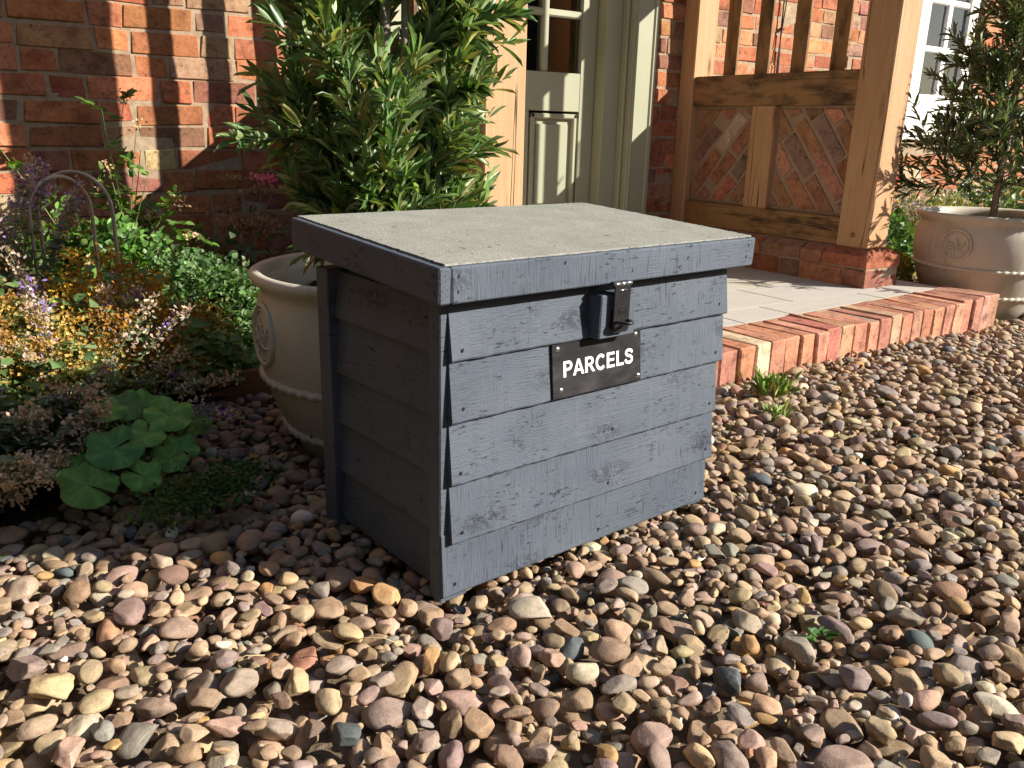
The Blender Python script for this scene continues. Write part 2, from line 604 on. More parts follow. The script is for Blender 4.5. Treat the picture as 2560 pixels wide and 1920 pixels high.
# soil of the two planting beds
def soil(name, poly, z, seed):
    mb = MB()
    poly = np.asarray(poly, dtype=float)
    x0, y0 = poly.min(0); x1, y1 = poly.max(0)
    n = 60
    gx, gy = np.meshgrid(np.linspace(x0, x1, n), np.linspace(y0, y1, n))
    inside = np.zeros(gx.shape, bool)
    j = len(poly) - 1
    for i in range(len(poly)):
        xi, yi = poly[i]; xj, yj = poly[j]
        inside ^= ((yi > gy) != (yj > gy)) & (gx < (xj - xi) * (gy - yi) / (yj - yi + 1e-12) + xi)
        j = i
    rr = np.random.default_rng(seed)
    gzz = z + rr.normal(0, .008, gx.shape) + .015 * np.sin(gx * 9) * np.sin(gy * 8)
    V = np.stack([gx, gy, gzz], -1).reshape(-1, 3)
    F = [(a * n + b, a * n + b + 1, (a + 1) * n + b + 1, (a + 1) * n + b) for a in range(n - 1) for b in range(n - 1)
         if inside[a, b] and inside[a + 1, b] and inside[a, b + 1] and inside[a + 1, b + 1]]
    mb.add(V, F, smooth=True)
    return tag(mb.build(name, M['soil']), kind="structure")


BED_EDGE = [(-1.2, 1.5), (.05, 1.53), (.22, 1.66), (.36, 1.84), (.45, 2.0)]
soil("soil_ground", [(-1.2, 1.45)] + BED_EDGE[1:] + [(.5, 2.06), (1.2, 2.06), (1.2, 3.16), (-1.2, 3.16)], -.02, 3)
soil("soil_ground", [(3.36, 2.05), (4.6, 2.2), (8, 2.2), (8, 3.16), (3.3, 3.16)], -.05, 4)

# ------------------------------------------------------------------ house
house = empty("brick_house", (1.5, 3.2, 0))
tag(house, "red brick house wall with sage green door and white window behind the porch", "house")
HL = np.array(house.location)
WY = 3.14
RED = [(.45, .168, .078), (.38, .135, .066), (.48, .205, .105), (.27, .12, .078), (.36, .20, .125), (.46, .33, .19), (.30, .17, .115)]
RW = [.29, .24, .2, .12, .09, .03, .03]


def hole(x0, x1, z0, z1):
    for a, b, c, e in ((1.45, 2.80, -1, 2.15), (4.97, 5.70, .60, 1.95)):
        if x1 > a and x0 < b and z1 > c and z0 < e: return (a, b)
    return None


def brick_rows(mb, x0, x1, z0, z1, yfront, depth, pitch=.075, L=.222, Hd=.1085):
    row = 0
    z = z0
    while z < z1:
        x = x0 - [0, .055, .12, .2][row % 4] - rng.uniform(0, .01) - (L + Hd) * .5 * (row % 2)
        k = row % 2
        while x < x1:
            w = L if k % 2 == 0 else Hd
            if rng.random() < .06: w *= rng.uniform(.9, 1.05)
            a, b = x + .0045, x + w - .0045
            h = hole(a, b, z, z + pitch)
            if h:
                if a < h[0] - .03: b = min(b, h[0] - .002)
                elif b > h[1] + .03: a = max(a, h[1] + .002)
                else: a = b
            if b - a > .02:
                c = pick(RED, 1, .14, .06, RW)[0]
                dy = rng.normal(0, .0015)
                zz = z + rng.normal(0, .0016)
                bx(mb, a, b, yfront + dy, yfront + depth, zz + .0042 + rng.uniform(-.001, .0018), zz + pitch - .0042 + rng.normal(0, .0014), .0028, 0, c, .0026)
            x += w; k += 1
        z += pitch; row += 1


# course joints seen at z = 0.901 - 0.075 k
Z0 = .901 - .075 * 14
mb = MB()
brick_rows(mb, -1.6, 8.0, Z0, 2.6, WY, .06)
mb.build("brickwork", M['brick'], house, HL) if False else None
wall = mb
mm = MB()
for a, b, c, e in ((-1.65, 1.45, -.3, 2.62), (1.45, 2.80, 2.15, 2.62), (2.80, 4.97, -.3, 2.62), (4.97, 5.70, -.3, .60), (4.97, 5.70, 1.95, 2.62), (5.70, 8.05, -.3, 2.62)):
    bx(mm, a, b, WY + .0036, WY + .24, c, e, .001)


def part(mbx, name, mat, thing_, T):
    """part whose coordinates are given in the world; the thing stands at T"""
    o = mbx.build(name, mat, thing_, None)
    o.location = (-T[0], -T[1], -T[2])
    me = o.data
    c = np.zeros(len(me.vertices) * 3, np.float32); me.vertices.foreach_get("co", c)
    c = c.reshape(-1, 3); ctr = c.mean(0)
    me.vertices.foreach_set("co", (c - ctr).ravel())
    o.location = tuple(float(ctr[i] - T[i]) for i in range(3))
    me.update()
    return o


def sub(mbx, name, mat, parent, T):
    """sub-part: world coordinates, parent is a part made by part()"""
    o = part(mbx, name, mat, parent, T)
    o.location = tuple(o.location[i] - parent.location[i] for i in range(3))
    return o


# one part: bricks (slot 0) bedded in mortar (slot 1)
wall.v += mm.v; wall.c += mm.c; wall.g += mm.g
wall.f += [tuple(i + wall.n for i in f) for f in mm.f]
wall.m += [1] * len(mm.f); wall.sm += mm.sm; wall.n += mm.n
part(wall, "wall", [M['brick'], M['mortar']], house, HL)
mb = MB(); bx(mb, -1.65, 8.05, WY + .03, WY + .22, 2.62, 3.6, .001); part(mb, "upper_wall", M['mortar'], house, HL)
# dim rooms behind the openings
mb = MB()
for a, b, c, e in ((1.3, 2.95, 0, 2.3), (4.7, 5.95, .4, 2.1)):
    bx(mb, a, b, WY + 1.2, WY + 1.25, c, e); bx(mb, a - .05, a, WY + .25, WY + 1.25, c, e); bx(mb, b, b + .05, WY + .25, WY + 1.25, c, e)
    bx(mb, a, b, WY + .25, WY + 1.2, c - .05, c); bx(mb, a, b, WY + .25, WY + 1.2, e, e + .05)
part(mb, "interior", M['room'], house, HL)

# door ---------------------------------------------------------------
DY = 3.152
mb = MB()
DS = .985
DX0, DX1 = 1.60 * DS, 2.60 * DS
cols = [tuple(a * DS for a in c) for c in ((1.688, 1.868), (1.903, 2.083), (2.118, 2.298), (2.333, 2.515))]
A0, A1 = 1.688 * DS, 2.515 * DS
rowsz = [(.863, 1.088), (1.118, 1.345), (1.375, 1.60), (1.63, 1.855)]
bx(mb, DX0, A0, DY, DY + .05, .05, 2.05, .002, 2); bx(mb, A1, DX1, DY, DY + .05, .05, 2.05, .002, 2)
bx(mb, A0, A1, DY + .0005, DY + .05, .70, .863, .002); bx(mb, A0, A1, DY + .0005, DY + .05, 1.855, 2.05, .002)
bx(mb, A0, A1, DY + .0005, DY + .05, .05, .24, .002)
for a, b in zip(cols[:-1], cols[1:]): bx(mb, a[1], b[0], DY + .002, DY + .05, .863, 1.855, .006, 2)
for a, b in zip(rowsz[:-1], rowsz[1:]): bx(mb, A0, A1, DY + .0035, DY + .048, a[1], b[0], .006)
bx(mb, A0, 2.2, DY + .012, DY + .045, .24, .70, .002)
bx(mb, 2.15 * DS, 2.235 * DS, DY + .0007, DY + .05, .24, .70, .002, 2)
door = part(mb, "door", M['sage'], house, HL)
mb = MB()
for xa, xb in ((1.70 * DS, 2.14 * DS), (2.245 * DS, 2.505 * DS)):
    z0, z1 = .25, .69
    bx(mb, xa, xb, DY + .02, DY + .04, z0, z1, .002)
    for (a, b, c, e) in ((xa, xb, z1 - .022, z1), (xa, xb, z0, z0 + .022), (xa, xa + .022, z0, z1), (xb - .022, xb, z0, z1)):
        bx(mb, a, b, DY - .003, DY + .022, c, e, .005)
    bx(mb, xa + .04, xb - .04, DY + .010, DY + .022, z0 + .045, z1 - .045, .004)
sub(mb, "panel", M['sage'], door, HL)
mb = MB()
for a, b in cols:
    for c, e in rowsz: bx(mb, a - .004, b + .004, DY + .022, DY + .027, c - .004, e + .004, .0005)
sub(mb, "pane", M['glass'], door, HL)
mb = MB()   # moulded timber surround
bx(mb, 2.564, 2.655, 3.09, 3.26, 0, 2.2, .003, 2); bx(mb, 2.672, 2.81, 3.03, 3.2, 0, 2.2, .004, 2)
bx(mb, 2.655, 2.6715, 3.058, 3.26, 0, 2.2, .005, 2); bx(mb, 2.682, 2.697, 3.0225, 3.05, 0, 2.2, .005, 2); bx(mb, 2.785, 2.813, 3.0225, 3.05, 0, 2.2, .006, 2)
bx(mb, 1.50, 1.575, 3.09, 3.26, 0, 2.2, .003, 2); bx(mb, 1.42, 1.50, 3.03, 3.2, 0, 2.2, .004, 2)
bx(mb, 1.575, 2.564, 3.0905, 3.26, 2.06, 2.2, .003)
part(mb, "door_frame", M['sage'], house, HL)

# window ------------------------------------------------------------------
win = MB()
WYF = 3.165
bx(win, 4.98, 5.06, WYF - .02, WYF + .08, .84, 1.95, .003, 2); bx(win, 5.615, 5.69, WYF - .0, WYF + .08, .84, 1.95, .003, 2)
bx(win, 5.06, 5.615, WYF + .0, WYF + .05, .84, .89, .003)
bx(win, 5.06, 5.155, WYF + .002, WYF + .05, .89, 1.93, .003, 2); bx(win, 5.588, 5.615, WYF + .002, WYF + .05, .89, 1.93, .003, 2)
bx(win, 5.347, 5.403, WYF + .006, WYF + .045, .89, 1.93, .008, 2)
for z in (1.135, 1.41, 1.66): bx(win, 5.155, 5.588, WYF + .008, WYF + .043, z, z + .038, .008)
window = part(win, "window", M['white'], house, HL)
mb = MB(); bx(mb, 4.9, 5.73, WYF - .04, WYF + .05, .662, .838, .004); bx(mb, 4.88, 5.98, WYF - .035, WYF + .02, .612, .66, .004)
sub(mb, "sill", M['white'], window, HL)
mb = MB(); bx(mb, 5.15, 5.59, WYF + .024, WYF + .029, .885, 1.93, .0005); sub(mb, "pane", M['glass'], window, HL)
mb = MB()
xc = np.linspace(5.02, 5.66, 90); yc = WYF + .12 + .014 * np.sin(xc * 120) + .008 * np.sin(xc * 47)
V = np.concatenate([np.stack([xc, yc, np.full(90, .85)], 1), np.stack([xc, yc, np.full(90, 1.94)], 1)])
mb.add(V, [(i, i + 1, 91 + i, 90 + i) for i in range(89)], smooth=True)
sub(mb, "curtain", M['curtain'], window, HL)

# black cable clipped to the wall
mb = MB()
zz = np.linspace(.55, 2.4, 24)
for k in range(2):
    tube(mb, np.stack([3.767 + .006 * np.sin(zz * 9 + k * 2) + .009 * k * np.sin(zz * 5), np.full(24, 3.126 - .006 * k), zz], 1), .0042 - .001 * k, 6)
for z in (.78, 1.15, 1.5, 1.9): cbox(mb, (3.77, 3.13, z), (.03, .014, .01), .002)
tag(part(mb, "black_cable", M['cable'], None, (0, 0, 0)), "thin black cable running down the sunlit brick wall behind the porch slats", "cable")

# ------------------------------------------------------------------ porch
PF = .04        # porch floor level
porch = empty("oak_porch", (2.2, 2.6, PF))
PT = np.array(porch.location)
tag(porch, "oak framed porch with slatted sides and diagonal brick panels around the green door", "porch")
oakc = lambda s=.1: tuple(np.exp(rng.normal(0, s)) * np.array([1, 1, 1]))
SL = [(2.262, 2.337), (2.461, 2.535), (2.658, 2.731), (2.843, 2.916)]


def clip(poly, a, b, c):
    """keep a x + b y <= c"""
    out = []
    for i in range(len(poly)):
        p, q = poly[i], poly[(i + 1) % len(poly)]
        dp, dq = a * p[0] + b * p[1] - c, a * q[0] + b * q[1] - c
        if dp <= 0: out.append(p)
        if (dp < 0) != (dq < 0) and dp != dq:
            t = dp / (dp - dq)
            out.append((p[0] + t * (q[0] - p[0]), p[1] + t * (q[1] - p[1])))
    return out


def diag_panel(y0, y1, z0, z1, x, side, slope):
    """diagonal bricks bedded in mortar; side = -1 shows the face towards -x"""
    mb = MB()
    xf = x
    bx(mb, min(xf, xf - side * .05), max(xf, xf - side * .05), y0, y1, z0, z1, .001, mat=1)
    ca = math.radians(51) * slope
    e1 = (math.cos(ca), math.sin(ca)); e2 = (-math.sin(ca), math.cos(ca))
    cy, cz = (y0 + y1) / 2, (z0 + z1) / 2
    for r_ in range(-9, 10):
        off = (r_ % 2) * .11 + .03 * (r_ % 3)
        for k in range(-4, 5):
            a0, a1 = k * .215 + off, k * .215 + off + .2
            b0, b1 = r_ * .078, r_ * .078 + .062
            if rng.random() < .25: a1 -= rng.uniform(0, .08)
            q = []
            for (a, b) in ((a0, b0), ((a0 + a1) / 2, b0 + rng.normal(0, .003)), (a1, b0), (a1 + rng.normal(0, .004), b1), (a0, b1)):
                a += rng.normal(0, .004); b += rng.normal(0, .003)
                q.append((cy + a * e1[0] + b * e2[0], cz + a * e1[1] + b * e2[1]))
            for cl in ((1, 0, y1 - .012), (-1, 0, -y0 - .012), (0, 1, z1 - .014), (0, -1, -z0 - .014)):
                q = clip(q, *cl)
                if len(q) < 3: break
            if len(q) < 3: continue
            A = abs(sum(q[i][0] * q[(i + 1) % len(q)][1] - q[(i + 1) % len(q)][0] * q[i][1] for i in range(len(q)))) / 2
            if A < .0006: continue
            c = pick([(.37, .165, .095), (.31, .15, .098), (.39, .19, .115), (.27, .17, .125), (.50, .38, .27)], 1, .11, .06, [.4, .25, .2, .11, .04])[0]
            prism(mb, [(xf, p[0], p[1]) for p in q], (side, 0, 0), .0035 + abs(rng.normal(0, .001)), .0022, c)
    return mb


for sgn, xin, xo in ((1, 3.077, 3.212), (-1, 1.392, 1.257)):
    xa, xb = min(xin, xo), max(xin, xo)
    # front post and back post
    for nm, y0, y1, xa_, xb_ in (("front", 2.009, 2.154, xa, xb), ("back", 3.047, 3.139, xa, xb)):
        mb = MB(); bx(mb, xa_, xb_, y0, y1, .19 if sgn > 0 else .19, 2.1, .005, 2, oakc(.06))
        if nm == "front":
            tube(mb, [(xin - sgn * .004, 2.08, .24), (xin + sgn * .02, 2.08, .24)], .011, 10, (.6, .55, .5))   # peg
        part(mb, "post", M['oak'], porch, PT)
    ri, ro = xin + sgn * .012, xo - sgn * .006
    lo, hi = min(ri, ro), max(ri, ro)
    ZT = 1.47 if sgn > 0 else 1.75
    for z0, z1, mt in ((.745, .879, 'oakrail'), (.19, .304, 'oakrail'), (ZT, ZT + .12, 'oak')):
        mb = MB(); bx(mb, lo, hi, 2.154, 3.047, z0, z1, .004, 1, oakc(.06)); part(mb, "rail", M[mt], porch, PT)
    mb = MB(); bx(mb, lo + .001, hi - .001, 2.553, 2.682, .304, .745, .004, 2, (1.02, 1, .98)); part(mb, "stud", M['oak'], porch, PT)
    for y0, y1 in SL:
        mb = MB(); sx = 3.142 if sgn > 0 else 1.289
        bx(mb, sx - .008, sx + .008, y0, y1, .879, ZT, .002, 2, (1.0, .95, .9)); part(mb, "slat", M['oakrail'], porch, PT)
    for (y0, y1, sl) in ((2.682, 3.047, 1), (2.154, 2.553, -1)):
        o_ = part(diag_panel(y0, y1, .304, .745, ri + sgn * .034, -sgn, -sl), "brick_panel", [M['brick'], M['mortar2']], porch, PT)
        o2 = part(diag_panel(y0, y1, .304, .745, ro - sgn * .02, sgn, sl), "brick_panel", [M['brick'], M['mortar2']], porch, PT)
    # plinth of two courses, the upper one splayed
    mb = MB()
    px0, px1, py0 = xa - .046, xb + .046, 1.966
    def course(z0, z1, splay, ofs):
        y = py0
        segs = []
        while y < 3.13:
            y2 = min(y + (.215 if (len(segs) + ofs) % 2 else .1075), 3.135)
            segs.append((y, y2)); y = y2
        for (a, b) in segs:
            c = pick(RED, 1, .12, .05, RW)[0] * np.array([.80, .82, .86])
            if splay:
                e = .04
                f0 = .04 if a == py0 else 0
                P = np.array([(px0, a, z0), (px1, a, z0), (px1, b, z0), (px0, b, z0), (px0, a, z0 + .045), (px1, a, z0 + .045), (px1, b, z0 + .045), (px0, b, z0 + .045),
                              (px0 + e, a + f0, z1), (px1 - e, a + f0, z1), (px1 - e, b, z1), (px0 + e, b, z1)])
                P[:, 1] += np.array([.003, .003, -.003, -.003] * 3)
                P += rng.normal(0, .0012, P.shape)
                Fq = [(0, 1, 2, 3), (8, 9, 10, 11)] + [(l * 4 + i, l * 4 + (i + 1) % 4, l * 4 + 4 + (i + 1) % 4, l * 4 + 4 + i) for l in (0, 1) for i in range(4)]
                mb.add(P, orient(P, Fq), c, P + rng.uniform(-9, 9, 3))
            else:
                bx(mb, px0, px1, a + .003, b - .003, z0, z1, .004, 1, c, .0015)
    course(PF - .004, .112, False, 0)
    course(.119, .187, True, 1)
    bx(mb, px0 + .006, px1 - .006, py0 + .006, 3.13, PF - .02, .166, .002, mat=1)
    bx(mb, px0 + .05, px1 - .05, py0 + .052, 3.13, .166, .189, .002, mat=1)
    part(mb, "plinth", [M['brick'], M['mortar2']], porch, PT)
# front beam and tiled roof above the picture
mb = MB(); bx(mb, 1.25, 3.22, 2.02, 2.14, 2.1, 2.24, .005, 0); part(mb, "beam", M['oak'], porch, PT)
mb = MB()
for sg in (-1, 1):
    cx = 2.235
    q = np.array([(cx, 1.9, 2.95), (cx, 3.13, 2.95), (cx + sg * 1.15, 3.13, 2.16), (cx + sg * 1.15, 1.9, 2.16)])
    V = np.concatenate([q, q + np.array([0, 0, .05])])
    Fq = [(0, 1, 2, 3), (4, 5, 6, 7)] + [(i, (i + 1) % 4, 4 + (i + 1) % 4, 4 + i) for i in range(4)]
    mb.add(V, orient(V, Fq))
part(mb, "roof", M['tile'], porch, PT)

# ------------------------------------------------------------------ paving and brick step
KS = .06
kline = lambda x: 1.531 + KS * (x - 1.79)       # front edge of the step
mb = MB()
def slabq(mb, x0, x1, y0, y1):
    c = pick([(1, 1, 1), (.92, .93, .95), (1.06, 1.03, .97), (1.08, 1.0, .88)], 1, .06, .02)[0]
    # the front row follows the slanted step
    P = []
    for (x, y) in ((x0, y0), (x1, y0), (x1, y1), (x0, y1)):
        P.append((x, max(y, kline(x) + .212), PF))
    P = np.array(P)
    if P[3, 1] - P[0, 1] < .03: return
    ctr = P.mean(0)
    dv = P - ctr
    top = ctr + dv * (1 - .0045 / np.abs(dv).max())
    low = top.copy(); low[:, 2] -= .03
    Vq = np.concatenate([low, top])
    Fq = [(0, 1, 2, 3), (4, 5, 6, 7)] + [(i, (i + 1) % 4, 4 + (i + 1) % 4, 4 + i) for i in range(4)]
    mb.add(Vq, orient(Vq, Fq), c, Vq + rng.uniform(-5, 5, 3))
xs_ = [[1.0, 1.55, 2.1, 2.36, 2.93, 3.38], [1.0, 1.4, 1.95, 2.55, 3.38], [1.0, 1.3, 1.9, 2.45, 2.75, 3.38]]
ysl = [1.6, 1.93, 2.2, 2.5, 2.8, 3.12]
for k, (ya, yb) in enumerate(zip(ysl[:-1], ysl[1:])):
    X_ = xs_[k % 3]
    for a, b in zip(X_[:-1], X_[1:]): slabq(mb, a, b, ya, yb)
P = np.array([(.98, kline(.98) + .2, PF - .0012), (3.39, kline(3.39) + .2, PF - .0012), (3.39, 3.14, PF - .0012), (.98, 3.14, PF - .0012)])
Vq = np.concatenate([P - np.array([0, 0, .09]), P])
mb.add(Vq, orient(Vq, [(0, 1, 2, 3), (4, 5, 6, 7)] + [(i, (i + 1) % 4, 4 + (i + 1) % 4, 4 + i) for i in range(4)]), mat=1)
tag(mb.build("paving", [M['slab'], M['mortar']]), kind="structure")

mb = MB()
x = 1.0
KRED = [(.44, .195, .125), (.48, .235, .155), (.40, .17, .115), (.50, .285, .20), (.52, .38, .28)]
while x < 3.37:
    w = .0675 + rng.normal(0, .0016)
    c = pick(KRED, 1, .1, .05, [.31, .31, .18, .18, .02])[0]
    yc = kline(x + w / 2)
    rz = math.atan(KS) + rng.normal(0, .012)
    R3 = np.array([[math.cos(rz), -math.sin(rz), 0], [math.sin(rz), math.cos(rz), 0], [0, 0, 1]])
    cbox(mb, (x + w / 2, yc + .104 + rng.normal(0, .003), PF - .074 + rng.normal(0, .0015)), (w, .206, .150), .0042, 1, R3, c, .0024)
    x += w + .0048 + abs(rng.normal(0, .0012))
A = [(1.0, kline(1.0) + .008), (3.36, kline(3.36) + .008), (3.36, kline(3.36) + .2), (1.0, kline(1.0) + .2)]
Vq = np.array([(*p, -.14) for p in A] + [(*p, PF - .0035) for p in A])
mb.add(Vq, orient(Vq, [(0, 1, 2, 3), (4, 5, 6, 7)] + [(i, (i + 1) % 4, 4 + (i + 1) % 4, 4 + i) for i in range(4)]), mat=1)
tag(part(mb, "brick_step", [M['brick'], M['mortar2']], None, (0, 0, 0)), "low step edge of red bricks laid on edge in front of the porch paving", "step")

# small white chip lying on the paving
mb = MB(); cbox(mb, (2.14, 1.915, PF + .003), (.03, .012, .006), .002, 0, None, (.8, .8, .78), .001)
tag(part(mb, "stone_chip", M['letter'], None, (0, 0, 0)), "tiny white chip lying on the pale paving slab behind the step", "chip")

# ------------------------------------------------------------------ parcel box
BOX = (.494, .8866, 0.0)
BR = math.radians(5.22)
box = empty("parcel_box", BOX, BR)
tag(box, "slate grey painted wooden parcel box with felt lid and black sign on the pebbles", "parcel box")
BW, BD = .562, .333


def local(mb, name, mat, parent=None, base=(0, 0, 0)):
    o = mb.build(name, mat, parent or box)
    me = o.data
    c = np.zeros(len(me.vertices) * 3, np.float32); me.vertices.foreach_get("co", c); c = c.reshape(-1, 3)
    ctr = c.mean(0)
    me.vertices.foreach_set("co", (c - ctr).ravel()); me.update()
    o.location = tuple(float(ctr[i] - base[i]) for i in range(3))
    o["_c"] = [float(a) for a in ctr]
    return o


def board(mb, L, z0, z1, th0, th1, gofs, tone, dents):
    """feather edged board in its own frame: x along 0..L, y outwards negative, z up; wavy sawn lower edge"""
    n = 60
    xs = np.linspace(0, L, n)
    wob = .0003 * np.sin(xs * 7 + rng.uniform(0, 6)) + .00012 * np.sin(xs * 90 + rng.uniform(0, 6)) + .00014 * rng.normal(0, 1, n)
    rows = [(-th1 * 0, z1), (-th1, z1 - .001), (-(th0 - .0015), z0 + .0025), (-(th0 - .003), z0), (0, z0)]
    V = np.zeros((len(rows), n, 3)); G = np.zeros_like(V)
    for k, (y, z) in enumerate(rows):
        V[k, :, 0] = xs
        V[k, :, 1] = y + (wob if k in (1, 2, 3) else 0)
        V[k, :, 2] = z + (wob * 1.3 if k >= 2 else 0)
        G[k, :, 0] = xs; G[k, :, 1] = y; G[k, :, 2] = z
    G += gofs
    F = []
    for k in range(len(rows)):
        k2 = (k + 1) % len(rows)
        for i in range(n - 1):
            F.append((k * n + i, k * n + i + 1, k2 * n + i + 1, k2 * n + i))
    F.append(tuple(k * n for k in range(len(rows)))); F.append(tuple(k * n + n - 1 for k in reversed(range(len(rows)))))
    return V.reshape(-1, 3), F, G.reshape(-1, 3)


def nails(mb, pts, n):
    """dark nail heads a hair proud of the face with normal n"""
    n = np.asarray(n, dtype=float)
    a = np.cross(n, (0.2, .3, .9)); a /= np.linalg.norm(a); b = np.cross(n, a)
    for p in pts:
        k = 7
        ring = [np.asarray(p) + .0019 * (math.cos(2 * PI * i / k) * a * .8 + math.sin(2 * PI * i / k) * b * 1.5) for i in range(k)]
        prism(mb, ring, n, .0006, 0, (1, 1, 1), 1)


# carcass inside
mb = MB(); bx(mb, .02, BW - .018, .018, BD - .02, .012, .405, .002); local(mb, "carcass", M['paint'])
# corner posts
for (x0, x1, y0, y1) in ((0, .045, 0, .025), (BW - .04, BW - .004, 0, .025), (0, .04, BD - .035, BD), (BW - .045, BW, BD - .035, BD)):
    mb = MB(); bx(mb, x0, x1, y0, y1, -.006, .412, .0016, 2, (1, 1, 1), .0004)
    if y0 == 0: nails(mb, [(0, .013, z) for z in (.38, .31, .22, .13, .05, .03)], (-1, 0, 0)) if x0 == 0 else None
    local(mb, "corner_post", M['paint'])
# front boards, each lapping the next
fb = MB()
zb = [.336, .2545, .167, .082, .003]
xr = [.566, .5655, .559, .561, .556]
xl = [.0118, .0118, .0122, .0125, .0012]
for i, z in enumerate(zb):
    top = .408 if i == 0 else zb[i - 1] + .014
    V, F, G = board(fb, xr[i] - xl[i], z, top, .0122 if i < 4 else .0075, .0012, rng.uniform(-20, 20, 3), 1, 0)
    V[:, 0] += xl[i]; V[:, 1] -= .0002 * i
    tone = [1.0, 1.03, 1.02, .98, .97][i]
    fb.add(V, orient(V, F), (tone, tone, tone), G)
    yn = -.0165 + .0005
    for xx in (xl[i] + .018, xl[i] + .30, xr[i] - .022):
        zz = z + .016 + rng.uniform(-.002, .004)
        f = (zz - z) / (top - z)
        yy = -(.0122 * (1 - f) + .0012 * f) if i < 4 else -(.0075 * (1 - f) + .0012 * f)
        nails(fb, [(xx + rng.uniform(-.006, .006), yy - .0002 * i + .0002, zz)], (0, -1, .0))
local(fb, "front_cladding", [M['paint'], M['cable']])
# side boards, between the posts
for side in (0, 1):
    sb = MB()
    for i, z in enumerate((.338, .251, .1685, .086, .004)):
        top = .408 if i == 0 else (.338, .251, .1685, .086)[i - 1] + .012
        V, F, G = board(sb, BD - .06, z, top, .0135, .002, rng.uniform(-20, 20, 3), 1, 0)
        y = V[:, 0] + .025; off = V[:, 1].copy()
        V2 = np.stack([(.0225 + off) if side == 0 else (BW - .0225 - off), y if side == 0 else y, V[:, 2]], 1)
        sb.add(V2, orient(V2, F), (1, 1, 1), G)
    local(sb, "side_cladding", [M['paint'], M['cable']])
mb = MB(); bx(mb, .04, BW - .045, BD - .018, BD - .004, .005, .405, .002); local(mb, "back_panel", M['paint'])

# lid: front height .4595, rising to .481 at the back
LX0, LX1, LY0, LY1 = -.0205, .599, -.029, .368
sl_ = (.481 - .4595) / (LY1 - LY0)
def sheared(mb):
    for v in mb.v: v[:, 2] += (v[:, 1] - LY0) * sl_
    return mb
lid = MB(); bx(lid, LX0 + .018, LX1 - .018, LY0 + .018, LY1 + .001, .439, .4535, .001); sheared(lid)
lid_o = local(lid, "lid", M['paint'])
lc = lid_o["_c"]
def lsub(mb, name, mat): return local(sheared(mb), name, mat, lid_o, lc)
mb = MB(); bx(mb, LX0, LX0 + .018, LY0, LY1, .4155, .4598, .0022, 1, (.97, .97, .97), .0004)
nails(mb, [(LX0, LY0 + .011, .449), (LX0, LY0 + .011, .428), (LX0, LY1 - .035, .447), (LX0, LY0 + .2, .44)], (-1, 0, 0)); lsub(mb, "side_fascia", [M['paint'], M['cable']])
mb = MB(); bx(mb, LX1 - .016, LX1, LY0 + .001, LY1, .4157, .4596, .0022, 1, (1, 1, 1), .0004); lsub(mb, "side_fascia", M['paint'])
mb = MB(); bx(mb, LX0 + .0182, LX1 - .006, LY0 - .0005, LY0 + .018, .4155, .4597, .0022, 0, (1.03, 1.03, 1.03), .0004)
nails(mb, [(LX0 + .028, LY0 - .0005, .449), (LX0 + .027, LY0 - .0005, .43), (LX0 + .2, LY0 - .0005, .452), (LX0 + .33, LY0 - .0005, .431), (LX1 - .02, LY0 - .0005, .449), (LX1 - .024, LY0 - .0005, .431), (LX0 + .45, LY0 - .0005, .44)], (0, -1, 0))
lsub(mb, "front_fascia", [M['paint'], M['cable']])
# felt with a slightly frayed edge
mb = MB()
n = 90
ex = LX1 - .0035; fx0 = LX0 + .0135; fy0 = LY0 + .0085
edge = [(x, fy0 + rng.normal(0, .0006)) for x in np.linspace(fx0, ex, n)]
edge += [(ex + rng.normal(0, .0012) + (.0038 if rng.random() < .09 else 0), y) for y in np.linspace(fy0, LY1 - .006, n)[1:]]
edge += [(x, LY1 + .004 + rng.normal(0, .0005)) for x in np.linspace(ex - .006, fx0, n)]
edge += [(fx0 + rng.normal(0, .0007), y) for y in np.linspace(LY1, fy0, n)[1:-1]]
prism(mb, [(x, y, .4602) for x, y in edge], (0, 0, 1), .0024, 0)
felt = lsub(mb, "felt_top", M['felt'])

# latch block and hasp
mb = MB(); bx(mb, .2505, .3215, -.0305, -.004, .3375, .4005, .0018, 2, (1.02, 1.02, 1.02), .0005); local(mb, "latch_block", M['paint'])
hp = MB()
HY = -.0380
bx(hp, .2671, .2988, HY - .0012, HY + .0012, .3543, .4143, .0005)
P = [(.2671, .3543), (.2988, .3543), (.2988, .3503), (.2951, .3463), (.2711, .3463), (.2671, .3503)]
prism(hp, [(a, HY + .0012, b) for a, b in P], (0, -1, 0), .0024, .0004)
hexa = [(.2836 + .0072 * math.cos(PI / 6 + i * PI / 3), HY - .0014, .3763 + .0072 * math.sin(PI / 6 + i * PI / 3)) for i in range(6)]
tube(hp, hexa, .0003, 4, closed=True)
for (a, b) in (((.2796, .3743), (.2821, .3783)), ((.2821, .3783), (.2841, .3743)), ((.2856, .3743), (.2856, .3783)), ((.2856, .3783), (.2881, .3783))):
    tube(hp, [(a[0], HY - .0014, a[1]), (b[0], HY - .0014, b[1])], .00028, 4)
bx(hp, .2686, .2971, -.0335, -.0305, .3513, .3778, .0005)        # staple plate on the block
hasp = local(hp, "hasp", M['black']); hc = hasp["_c"]
mb = MB()
tube(mb, [(.2664, HY, .4160), (.2771, HY, .4160)], .0026, 10); tube(mb, [(.2777, HY, .4160), (.2881, HY, .4160)], .0027, 10); tube(mb, [(.2887, HY, .4160), (.2998, HY, .4160)], .0026, 10)
tube(mb, [(.2741, HY - .0015, .4073), (.2906, HY - .0015, .4073)], .0006, 5)
local(mb, "hinge_pin", M['steel'], hasp, hc)
mb = MB()
th = np.linspace(0, PI, 14)
